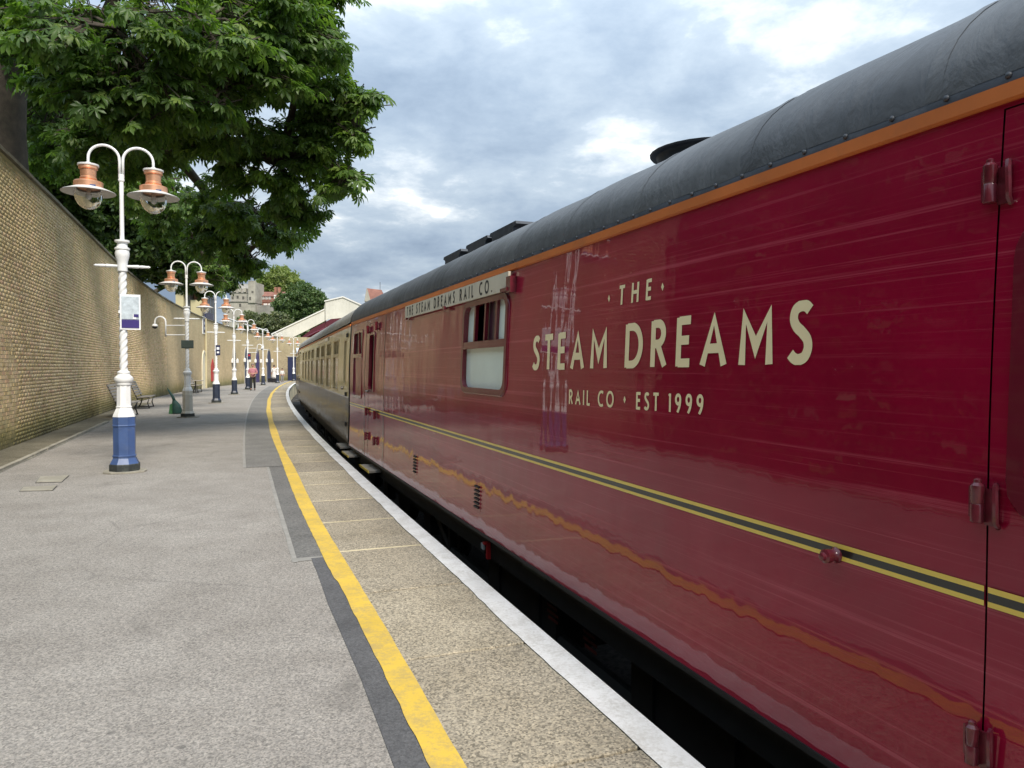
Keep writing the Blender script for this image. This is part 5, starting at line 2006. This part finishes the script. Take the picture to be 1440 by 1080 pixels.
    for sg in (-1, 1):
        mb = MB(); mb.lathe([(0.004, -0.01), (0.011, 0.0), (0.004, 0.01)], V(sg * 0.034, -0.112, 1.645), 8); mb.build('eye', M['black_shoe'], t)
        mb = MB(); mb.lathe([(0.008, -0.03), (0.018, 0.0), (0.01, 0.03)], V(sg * 0.088, -0.01, 1.63), 8); mb.build('ear', M['skin'], t)
    mb = MB(); mb.prism([V(-0.015, -0.11, 1.605), V(0.015, -0.11, 1.605), V(0, -0.115, 1.65)], V(0, -0.02, -0.004)); mb.build('nose', M['skin'], t)
    mb = MB(); mb.box(V(0, -0.108, 1.578), V(0.045, 0.012, 0.008)); mb.build('mouth', M['red_print'], t)
    return t


person(G(355.5, 549), R(14), 'person in a red plaid shirt and black trousers walking with hands held together', 1.70, M['plaid'], M['black_cloth'], M['hair_grey'], 'hold')
person(G(385.5, 537.6), R(200), 'person in a long white outfit standing by the last blue arched door', 1.68, M['white_cloth'], M['white_cloth'], M['hair_dark'], 'stand', True)
person(G(396.8, 537.2), R(30), 'person in a white top and grey shorts near the station wing doors', 1.35, M['white_cloth'], M['grey_cloth'], M['hair_dark'], 'stand')
p = G(383.8, 537.8)
t = thing('luggage', p, 0.2, 'low black suitcase beside the person in the long white outfit', 'suitcase')
mb = MB(); mb.box((0, 0, 0.22), (0.9, 0.4, 0.36)); mb.build('case', M['black_cloth'], t)
mb = MB(); mb.tube([(-0.15, 0, 0.40), (-0.15, 0, 0.5), (0.15, 0, 0.5), (0.15, 0, 0.40)], 0.02, 6); mb.build('handle', M['iron_dark'], t)
for x in (-0.35, 0.35):
    mb = MB(); mb.lathe([(0.045, -0.02), (0.045, 0.02)], (x, -0.15, 0.045), 10, M=Matrix.Rotation(R(90), 3, 'X')); mb.build('wheel', M['black_shoe'], t)


# ================================================================== FOLIAGE
def leaf_template(nl, seed, droop=0.35):
    r_ = np.random.default_rng(seed)
    v = [(0, 0, 0)]
    f = []
    for i in range(nl):
        a = (-115 + 230 * i / (nl - 1)) + r_.uniform(-7, 7)
        L = (1.0 - 0.42 * abs(a) / 115) * r_.uniform(0.9, 1.08)
        wd = 0.17 * L * r_.uniform(0.9, 1.15)
        ca, sa = math.cos(R(a)), math.sin(R(a))
        dz = -droop * L * r_.uniform(0.7, 1.3)
        b = len(v)

        def P(x, y, z):
            return (x * ca - y * sa, x * sa + y * ca, z)
        v += [P(L * 0.38, wd * 0.62, dz * 0.12), P(L * 0.38, -wd * 0.62, dz * 0.12), P(L * 0.66, 0, dz * 0.42 - 0.035), P(L * 0.72, wd, dz * 0.45), P(L * 0.72, -wd, dz * 0.45), P(L, 0, dz)]
        f += [(0, b + 2, b), (0, b + 1, b + 2), (b, b + 2, b + 3), (b + 1, b + 4, b + 2), (b + 3, b + 2, b + 5), (b + 2, b + 4, b + 5)]
    return np.array(v, float), np.array(f, int)


def blob_template(nl, seed):
    """small tuft of single leaves for far trees"""
    r_ = np.random.default_rng(seed)
    v, f = [], []
    for i in range(nl):
        d = r_.normal(size=3)
        d /= np.linalg.norm(d)
        e = np.cross(d, r_.normal(size=3))
        e /= np.linalg.norm(e)
        c = r_.uniform(-0.5, 0.5, 3)
        b = len(v)
        v += [c - d * 0.4, c + e * 0.24, c + d * 0.45, c - e * 0.24]
        f += [(b, b + 1, b + 2), (b, b + 2, b + 3)]
    return np.array(v, float), np.array(f, int)


def frames(out, jitter, r_):
    """rotation matrices whose x is the outward direction and z about up"""
    n = len(out)
    x = out + r_.normal(size=(n, 3)) * jitter
    x /= np.linalg.norm(x, axis=1, keepdims=True)
    up = np.array((0, 0, 1.0)) + r_.normal(size=(n, 3)) * 0.35
    y = np.cross(up, x)
    y /= np.linalg.norm(y, axis=1, keepdims=True)
    z = np.cross(x, y)
    return np.stack([x, y, z], axis=2)


def leaf_cloud(pos, Rm, size, templates, r_):
    V_, F_ = [], []
    base = 0
    which = r_.integers(0, len(templates), len(pos))
    for ti, (tv, tf) in enumerate(templates):
        m = which == ti
        if not m.any():
            continue
        P = np.einsum('nij,kj->nki', Rm[m], tv) * size[m][:, None, None] + pos[m][:, None, :]
        n, k, _ = P.shape
        V_.append(P.reshape(-1, 3))
        F_.append((tf[None] + (np.arange(n) * k)[:, None, None]).reshape(-1, 3) + base)
        base += n * k
    return np.concatenate(V_), np.concatenate(F_), which


def chestnut():
    r_ = np.random.default_rng(5)
    base = W(20.25, -4.95, 4.0)
    t = thing('chestnut_tree', base, 0, 'large horse chestnut tree leaning out over the brick wall', 'tree')
    bx = np.array(base)
    # trunk and limbs
    mb = MB()
    top = base + Vector((0.5, 0.4, 9.5))
    tp = [base + Vector((0, 0, -0.6)), base + Vector((0.02, 0, 0.4)), base + Vector((-0.05, 0.05, 3.0)), base + Vector((0.15, 0.1, 6.0)), top]
    mb.tube(tp, [0.85, 0.66, 0.58, 0.48, 0.28], 14)
    trunk = mb.build('trunk', M['bark'], t, smooth=True, off=base)
    blobs = [  # px, py, w, radius, sprays
        (80, 60, 15.5, 1.8, 150), (170, 45, 12.0, 1.6, 170), (285, 35, 12.5, 1.7, 180), (385, 40, 14, 1.5, 170), (425, 20, 15.5, 1.1, 100), (455, 75, 15.5, 0.7, 60),
        (120, 110, 13.0, 1.0, 80), (215, 130, 12.5, 1.2, 120), (320, 130, 13.5, 1.4, 150), (415, 130, 15, 1.3, 140), (470, 160, 15.5, 0.8, 80), (505, 150, 15, 0.5, 30), (505, 200, 15, 0.5, 30),
        (452, 215, 15.5, 0.9, 90), (485, 255, 15, 0.45, 26), (395, 230, 16, 1.3, 140), (310, 215, 15.5, 1.3, 140), (225, 205, 16, 1.3, 120), (425, 285, 16.5, 0.7, 52),
        (365, 300, 18, 1.2, 120), (310, 300, 19, 1.1, 110), (348, 355, 20, 0.75, 55), (250, 295, 24, 1.5, 120), (375, 335, 19.5, 0.8, 55), (165, 180, 15, 1.0, 85),
        (300, 385, 25, 0.8, 40), (80, 150, 19, 1.4, 90), (130, 215, 20, 1.3, 90), (200, -70, 13.5, 2.0, 90), (370, -60, 15, 1.8, 90), (20, -20, 16, 1.8, 60), (60, 200, 21, 1.2, 70), (190, 265, 22, 1.2, 80),
    ]
    pos, out, siz = [], [], []
    mbb, mbt = MB(), MB()
    cen = [np.array(U(px, py, w)) for px, py, w, _, _ in blobs]
    tb = np.array(base)
    forks = [tb + np.array((0.5 * q, 0.4 * q, 9.5 * q)) for q in (0.34, 0.48, 0.62, 0.78, 0.92)]
    order_ = sorted(range(len(blobs)), key=lambda i: np.linalg.norm(cen[i][:2] - tb[:2]))
    nodes = list(forks)
    par, load = {}, {}
    for i in order_:
        cand = [(np.linalg.norm(cen[i] - q) * (1.0 if k_ >= 5 else 1.12), k_) for k_, q in enumerate(nodes)]
        par[i] = min(cand)[1]
        nodes.append(cen[i])
    idx = {i: 5 + k_ for k_, i in enumerate(order_)}
    load = [0] * len(nodes)
    for i in reversed(order_):
        load[idx[i]] += 1
        load[par[i]] += load[idx[i]]
    for bi, (px, py, w, rad, ns) in enumerate(blobs):
        c = cen[bi]
        a = nodes[par[bi]]
        r0 = 0.055 * load[idx[bi]] ** 0.55 + 0.02
        mid = (a + c) / 2 + np.array((0, 0, 0.16 * np.linalg.norm(c - a))) + r_.normal(size=3) * 0.15
        pts = [tuple((1 - q) ** 2 * a + 2 * q * (1 - q) * mid + q * q * c) for q in np.linspace(0, 1, 7)]
        mbb.tube(pts, list(np.linspace(r0, max(0.03, r0 * 0.6), 7)), 7)
        # foliage gathers in flattened tiers round the ends of side branches
        nsub = 9 if rad > 0.9 else 6
        subs = []
        for q in range(nsub):
            d = r_.normal(size=3)
            d /= np.linalg.norm(d)
            sc_ = c + d * rad * r_.uniform(0.35, 1.02) * np.array((1, 1, 0.85))
            subs.append((sc_, rad * r_.uniform(0.26, 0.50)))
            m2 = (c + sc_) / 2 + np.array((0, 0, 0.12))
            mbb.tube([tuple(c), tuple(m2), tuple(sc_)], [0.035, 0.025, 0.012], 5)
        for _ in range(ns):
            sc_, sr_ = subs[r_.integers(0, nsub)]
            d0 = r_.normal(size=3)
            d0 /= np.linalg.norm(d0)
            tip = sc_ + d0 * (sr_ * r_.uniform(0.2, 1.0) ** 0.6 + r_.exponential(0.08)) * np.array((1, 1, 0.55))
            d = d0 + (sc_ - c) / (np.linalg.norm(sc_ - c) + 1e-6) * 0.9
            d /= np.linalg.norm(d)
            # twig
            od = d * np.array((1, 1, 0.35))
            od[2] -= 0.15
            od /= np.linalg.norm(od)
            root = tip - od * r_.uniform(0.35, 0.7) + np.array((0, 0, 0.1))
            mbt.tube([tuple(root), tuple(tip)], [0.013, 0.006], 3, cap=False)
            for j in range(r_.integers(5, 9)):
                ang = r_.uniform(-1.3, 1.3)
                ca, sa = math.cos(ang), math.sin(ang)
                o2 = np.array((od[0] * ca - od[1] * sa, od[0] * sa + od[1] * ca, od[2] - 0.1))
                q = tip - od * r_.uniform(0.0, 0.35) + o2 * r_.uniform(0.10, 0.22)
                pos.append(q)
                out.append(o2 + np.array((0, 0, -0.25)))
                siz.append(r_.uniform(0.13, 0.235))
    link('limb', mbb.mesh('limb', M['bark'], True, base), trunk)
    tag(link('twigs', mbt.mesh('twigs', M['bark'], False, base), trunk), kind='stuff')
    pos, out, siz = np.array(pos), np.array(out), np.array(siz)
    Rm = frames(out, 0.28, r_)
    temps = [leaf_template(7, 1), leaf_template(7, 2, 0.5), leaf_template(5, 3, 0.3), leaf_template(7, 4, 0.6)]
    # the 300 leaves nearest the camera and in view become single leaf objects
    px = 720 + F_PX * pos[:, 0] / pos[:, 1]
    py = HOR - F_PX * (pos[:, 2] - CAM_H) / pos[:, 1]
    dist = np.linalg.norm(pos - np.array((0, 0, CAM_H)), axis=1)
    score = np.where((px > 0) & (px < 560) & (py > 0), dist - siz * 6, 1e9)
    near = np.argsort(score)[:290]
    mask = np.zeros(len(pos), bool)
    mask[near] = True
    V_, F_, _ = leaf_cloud(pos[~mask] - bx, Rm[~mask], siz[~mask], temps, r_)
    crown = tag(link('crown', np_mesh('crown', V_, F_, M['leaf']), t), kind='stuff')
    mes = [np_mesh('leaf', tv, tf, M['leaf']) for tv, tf in temps]
    for i in near:
        o = link('leaf', mes[int(r_.integers(0, 4))], crown)
        mt = Matrix(Rm[i].tolist()).to_4x4()
        mt = Matrix.Translation(Vector(pos[i] - bx)) @ mt @ Matrix.Scale(float(siz[i]), 4)
        o.matrix_basis = mt
    return t


chestnut()


def far_tree(name, label, base, blobs, mat, leaf, dens, seed, group=None, trunk_r=0.3, flat=0.85):
    """blobs: world centre, radius"""
    r_ = np.random.default_rng(seed)
    base = Vector(base)
    t = thing(name, base, 0, label, 'tree', group)
    bx = np.array(base)
    mb = MB()
    cc = sum((Vector(b[0]) for b in blobs), Vector()) / len(blobs)
    mid = base.lerp(cc, 0.55)
    mb.tube([base + Vector((0, 0, -0.5)), mid, cc], [trunk_r, trunk_r * 0.7, trunk_r * 0.25], 8)
    trunk = mb.build('trunk', M['bark'], t, smooth=True, off=base)
    mb = MB()
    for c, rad in blobs:
        c = Vector(c)
        mb.tube([mid, mid.lerp(c, 0.5) + Vector((0, 0, 0.1 * rad)), c], [trunk_r * 0.5, trunk_r * 0.3, trunk_r * 0.12], 5)
    link('limb', mb.mesh('limb', M['bark'], True, base), trunk)
    P = []
    for c, rad in blobs:
        n = int(dens * rad * rad)
        d = r_.normal(size=(n, 3))
        d /= np.linalg.norm(d, axis=1, keepdims=True)
        # lumpy radius
        lump = 1 + 0.22 * np.sin(d[:, 0] * 5 + seed) * np.sin(d[:, 1] * 6 + 1) + 0.15 * np.sin(d[:, 2] * 9)
        rr = rad * (r_.uniform(0.25, 1.0, n) ** 0.4) * lump
        P.append(np.array(c) + d * rr[:, None] * np.array((1, 1, flat)))
    P = np.concatenate(P)
    out = r_.normal(size=P.shape)
    Rm = frames(out, 0.1, r_)
    temps = [blob_template(7, seed + 1), blob_template(7, seed + 2)]
    V_, F_, _ = leaf_cloud(P - bx, Rm, leaf * r_.uniform(0.7, 1.3, len(P)), temps, r_)
    tag(link('crown', np_mesh('crown', V_, F_, mat), t), kind='stuff')
    return t


def ivy(label, s0, s1, seed):
    r_ = np.random.default_rng(seed)
    root = W((s0 + s1) / 2, wall_d(s0) + 0.05, 0)
    t = thing('ivy', root, 0, label, 'ivy')
    n = 7500
    ss = r_.uniform(s0, s1, n)
    zz = r_.uniform(0.25, 6.6, n) ** 1.0
    keep = zz < 6.1 + 0.5 * np.sin(ss * 1.3) + 0.3 * np.sin(ss * 3.1)
    keep &= ~((np.sin(ss * 1.9 + 1) > 0.93) & (zz > 5.2))
    ss, zz = ss[keep], zz[keep]
    pr = 0.08 + r_.uniform(0, 0.28, len(ss)) * (0.6 + 0.4 * np.sin(ss * 2.3) * np.sin(zz * 1.7))
    pr = np.where(zz > 5.6, r_.uniform(-0.5, 0.35, len(ss)), pr)
    P = np.array([tuple(W(a, wall_d(a) + p, z)) for a, p, z in zip(ss, pr, zz)])
    Rm = frames(r_.normal(size=P.shape), 0.1, r_)
    V_, F_, _ = leaf_cloud(P - np.array(root), Rm, r_.uniform(0.2, 0.36, len(P)), [blob_template(7, seed), blob_template(7, seed + 3)], r_)
    tag(link('foliage', np_mesh('foliage', V_, F_, M['leaf_dark']), t), kind='stuff')
    for k in range(9):
        a = s0 + (s1 - s0) * (k + 0.5) / 9
        mb = MB()
        pts = [W(a + 0.3 * math.sin(z * 1.1 + k), wall_d(a) + 0.06, z) - root for z in np.linspace(0, 5.4, 9)]
        mb.tube(pts, list(np.linspace(0.045, 0.015, 9)), 6)
        mb.build('stem', M['bark'], t)


ivy('dense dark ivy covering the brick wall ahead of the poster lamp post', -10.0, 11.9, 51)


def ublobs(lst, w):
    return [(U(x, y, ww or w), r_) for x, y, r_, ww in lst]


# trees just behind the wall, beneath the chestnut
far_tree('ash_tree', 'dark leafy tree behind the wall between the chestnut trunk and the lamps', W(34, -8.0, 4.0),
         ublobs([(120, 240, 1.7, 30), (190, 285, 2.0, 31), (250, 330, 1.9, 33), (205, 340, 1.5, 32), (70, 205, 1.9, 28), (150, 300, 1.2, 31), (185, 335, 1.4, 31), (230, 368, 1.3, 33), (285, 395, 1.0, 36), (110, 275, 1.2, 30)], 30), M['leaf_dark'], 0.26, 430, 21)
far_tree('young_sycamore', 'small green tree behind the wall beside the cream lodge', W(43, -6.6, 4.0),
         ublobs([(298, 390, 1.0, 41), (312, 360, 1.2, 42), (318, 395, 0.8, 42), (285, 350, 1.0, 41)], 41), M['leaf_dark'], 0.24, 520, 25, None, 0.16)
# hillside trees
CZ = lambda x, y: hill_z(x, y) - 5.3 * smooth((x + 20) / 60) - (9 * smooth((150 - y) / 40))


def hb(px, py, w):
    p = U(px, py, w)
    return (p.x, p.y, CZ(p.x, p.y))


far_tree('pale_tree', 'pale yellow-green tree on the skyline behind the red roofed house', hb(390, 420, 285),
         ublobs([(378, 400, 4.8, 0), (395, 393, 5.0, 0), (409, 398, 4.4, 0), (400, 408, 4.2, 0), (370, 408, 3.4, 0), (386, 410, 3.6, 0)], 285), M['leaf_pale'], 0.85, 60, 31, 'trees on the castle hill', 0.7)
far_tree('dark_tree', 'broad dark green tree standing above the white canopy roof', hb(425, 460, 175),
         ublobs([(408, 432, 3.6, 0), (425, 420, 3.8, 0), (440, 428, 3.8, 0), (450, 434, 2.4, 0), (420, 446, 3.8, 0), (440, 448, 3.0, 0), (402, 450, 3.0, 0), (456, 428, 1.3, 0), (412, 458, 3, 0)], 175), M['leaf_mid'], 0.62, 110, 33, 'trees on the castle hill', 0.6)
far_tree('hill_shrub', 'greyish green bushes below the castle curtain wall', hb(375, 460, 140),
         ublobs([(352, 452, 1.9, 0), (366, 458, 2.0, 0), (380, 458, 2.1, 0), (392, 455, 2.2, 0), (372, 450, 1.2, 0), (402, 464, 1.8, 0), (388, 466, 1.6, 0), (345, 462, 1.5, 0)], 140), M['leaf_grey'], 0.5, 150, 35, 'trees on the castle hill', 0.25)
far_tree('yellow_shrub', 'yellow-green bush at the foot of the castle tower', hb(350, 452, 150),
         ublobs([(351, 450, 1.7, 0), (344, 454, 1.2, 0), (358, 454, 1.2, 0)], 150), M['leaf_pale'], 0.45, 160, 37, 'trees on the castle hill', 0.2)


# ================================================================== CASTLE AND HOUSES
def bpart(t, name, mat, x0, x1, y0, y1, w, depth, parent=None, o=None):
    """box filling a pixel rectangle at distance w, depth metres deep, in thing space"""
    a, b = U(x0, y1, w), U(x1, y0, w)
    c = Vector(((a.x + b.x) / 2, w + depth / 2, (a.z + b.z) / 2)) - t.location
    mb = MB(); mb.box(c, (b.x - a.x, depth, b.z - a.z))
    return mb.build(name, mat, parent or t)


CD = 230.0
b0 = U(343, 452, CD)
t = thing('castle', b0, 0, 'grey stone castle tower and range with small lancet windows on the hill', 'castle')
bpart(t, 'wall', M['stone'], 318, 360, 424.5, 462, CD, 12)
upper = bpart(t, 'upper_wall', M['stone'], 325, 352, 411, 424.4, CD + 1.2, 10)
bpart(t, 'string_course', M['stone_dark'], 318, 360.3, 423.6, 424.8, CD - 0.25, 0.4)
a, b = U(326, 412, CD + 1), U(351, 412, CD + 1)
rz_ = U(330, 399, CD + 5).z
mb = MB()
mb.add([Vector((a.x, CD + 1, a.z)) - b0, Vector((b.x, CD + 1, b.z)) - b0, Vector((b.x, CD + 6, rz_)) - b0, Vector((a.x, CD + 6, rz_)) - b0, Vector((a.x, CD + 11, a.z)) - b0, Vector((b.x, CD + 11, b.z)) - b0],
       [(0, 1, 2, 3), (3, 2, 5, 4), (0, 3, 4), (1, 5, 2)])
roof = mb.build('roof', M['stone_dark'], t)
for x in (331, 338, 345):
    bpart(t, 'dormer', M['stone'], x - 1.6, x + 1.6, 405.5, 411, CD + 0.8, 3, roof)
bpart(t, 'tower', M['stone'], 350, 360, 397, 426, CD - 0.4, 8)
for k in range(5):
    bpart(t, 'merlon', M['stone'], 350 + k * 2.1, 351.3 + k * 2.1, 395.2, 397, CD - 0.42, 1.0)
mb = MB(); p = U(355, 395, CD + 3) - b0; mb.tube([p, p + Vector((0, 0, 4.5))], 0.12, 6); mb.build('flagpole', M['stone_dark'], t)
for x, y, h_ in ((328, 419, 4), (335, 418, 4), (343, 419, 4), (352.5, 420, 4.5), (356, 411, 3), (338.5, 429.5, 4.5), (323, 429, 4), (351, 438, 4), (329, 440, 3)):
    for dx in (-0.75, 0.75):
        bpart(t, 'window', M['black_cloth'], x + dx - 0.45, x + dx + 0.45, y - h_ / 2, y + h_ / 2, CD - (0.46 if x > 349 and y < 426 else 0.06 if y > 424.5 else -1.14), 0.1)

b0 = U(375, 446, CD + 2)
t = thing('curtain_wall', b0, 0, 'grey rubble curtain wall running from the castle tower to the dark tree', 'wall')
bpart(t, 'wall', M['stone_dark'], 360.4, 400, 430.5, 470, CD + 1, 2)
for k in range(12):
    bpart(t, 'merlon', M['stone_dark'], 361 + k * 3.3, 362.8 + k * 3.3, 429.2, 430.5, CD + 1.05, 1.0)
b0 = U(374, 440, CD + 6)
t = thing('red_roofed_house', b0, 0, 'long house with red tiled roof and white windows on the castle hill', 'house')
bpart(t, 'wall', M['red_brick'], 360.5, 396, 417, 446, CD + 6, 7)
mb = MB()
a, b = U(360.5, 417, CD + 5.6), U(397, 417, CD + 5.6)
rz_ = U(0, 410.5, CD + 9).z
mb.add([a - b0, b - b0, Vector((b.x, CD + 9.5, rz_)) - b0, Vector((a.x, CD + 9.5, rz_)) - b0, Vector((a.x, CD + 13.4, a.z)) - b0, Vector((b.x, CD + 13.4, b.z)) - b0], [(0, 1, 2, 3), (3, 2, 5, 4), (0, 3, 4), (1, 5, 2)])
roof = mb.build('roof', M['red_tile'], t)
for x in (388, 409, 393):
    bpart(t, 'chimney', M['red_brick'], x - 1.6, x + 1.6, 404, 416, CD + 8, 1.2, roof)
bpart(t, 'tile_hanging', M['red_tile'], 360.6, 392, 421.6, 425.5, CD + 5.85, 0.12)
for x in (362, 366.5, 371, 375.5, 380):
    wd = bpart(t, 'window', M['render_white'], x - 1.7, x + 1.7, 417.2, 421.2, CD + 5.8, 0.3)
    for dx in (-0.8, 0.8):
        bpart(t, 'pane', M['black_cloth'], x + dx - 0.3, x + dx + 0.3, 418, 420.6, CD + 5.74, 0.05, wd)
for x in (366, 374, 380.5):
    bpart(t, 'window', M['render_white'], x - 2.6, x + 2.6, 427, 430.2, CD + 5.8, 0.3)
bpart(t, 'bay', M['render_white'], 386, 389.5, 415, 421, CD + 5.7, 0.5)
bpart(t, 'bay', M['red_brick'], 389.6, 396, 412, 440, CD + 5.0, 2)

# church tower with a tiled cap above the coach roof
CH = 150.0
b0 = U(528, 500, CH); b0.z = -1.6
t = thing('church_tower', b0, R(0), 'pale stone tower with a brown tiled cap above the coach roof', 'tower')
bpart(t, 'wall', M['stone'], 514, 541, 424, 520, CH, 3.9)
p = [U(512.8, 424, CH - 0.2) - b0, U(542, 424, CH - 0.2) - b0, U(542, 424, CH - 0.2) - b0 + Vector((0, 4.3, 0)), U(512.8, 424, CH - 0.2) - b0 + Vector((0, 4.3, 0))]
r0, r1 = U(516, 405.5, CH + 2) - b0, U(537, 408, CH + 2) - b0
mb = MB(); mb.add(p + [r0, r1], [(0, 1, 5, 4), (1, 2, 5), (2, 3, 4, 5), (3, 0, 4)]); rf = mb.build('roof', M['red_tile'], t)
mb = MB(); q = U(535, 408, CH + 2) - b0; mb.tube([q, q + Vector((0, 0, 1.6))], 0.05, 6); mb.build('finial', M['iron_dark'], rf)
mb = MB(); a, b, c = U(513, 424, CH - 0.3) - b0, U(521.5, 424, CH - 0.3) - b0, U(516.2, 404.8, CH - 0.3) - b0; mb.prism([a, b, c], (0, 0.4, 0)); mb.build('gable', M['stone'], t)

# cream lodge, railings and ramp handrail above the wall
LW = 57.0
b0 = U(262, 470, LW); b0.z = 4.0
t = thing('cream_lodge', b0, 0, 'small cream rendered lodge with a grey roof above the brick wall', 'building')
bpart(t, 'wall', M['cream_wall'], 248, 259, 407, 470, LW, 1)
bpart(t, 'wall', M['slate'], 259.1, 268, 411, 470, LW + 0.5, 2.5)
bpart(t, 'wall', M['cream_wall'], 269, 284, 422, 470, LW + 0.2, 0.6)
bpart(t, 'gable_wall', M['red_brick'], 273.5, 287, 403, 428, LW + 1.0, 0.8)
mb = MB(); mb.prism([U(246, 406, LW - .3) - b0, U(276, 413, LW - .3) - b0, U(276, 409.5, LW - .3) - b0, U(254, 400, LW - .3) - b0], (0, 3.4, 0)); mb.build('roof', M['slate'], t)
for x in (275.5, 280, 284):
    mb = MB(); p = U(x, 396.5, LW + 2) - b0; mb.lathe([(0.13, -0.05), (0.10, 0.0), (0.10, 0.3), (0.13, 0.33)], p, 10); mb.build('chimney_pot', M['red_tile'], t)
s0 = s_at_px(296)
q0 = wall_pt(s0, wall_top(s0) - 0.5, -0.45)
t = thing('iron_railing', q0, 0, 'black iron railing section standing on top of the wall', 'railing')
for k in range(8):
    s_ = s0 + k * 0.55
    mb = MB(); p = wall_pt(s_, 0, -0.45) - q0; p.z = 0
    mb.tube([p, p + Vector((0, 0, 2.6))], 0.05, 6); mb.build('bar', M['iron_dark'], t)
for zz in (0.75, 2.4):
    mb = MB(); a, b = wall_pt(s0, 0, -0.45) - q0, wall_pt(s0 + 3.9, 0, -0.45) - q0
    a.z = b.z = zz
    mb.tube([a, b], 0.04, 6); mb.build('rail', M['iron_dark'], t)
mb = MB(); p = wall_pt(s0 + 1.2, 0, -0.3) - q0; p.z = 0.62; mb.box(p, (2.4, 0.1, 1.1), TRACK_ANG - 0.2); mb.build('infill_panel', M['sign_navy'], t)
s0, s1 = s_at_px(330), s_at_px(383)
q0 = wall_pt(s0, wall_top(s0) - 0.3, -0.5)
t = thing('ramp_handrail', q0, 0, 'white handrail sloping down along the top of the wall', 'railing')
pts = []
for k in range(9):
    s_ = s0 + (s1 - s0) * k / 8
    p = wall_pt(s_, 0, -0.5) - q0
    p.z = 1.15 - 0.30 * k / 8
    pts.append(p)
    mb = MB(); mb.tube([Vector((p.x, p.y, wall_top(s_) - 0.4 - q0.z)), p], 0.05, 6); mb.build('post', M['white_paint'], t)
mb = MB(); mb.tube(pts, 0.07, 6); mb.build('rail', M['white_paint'], t)
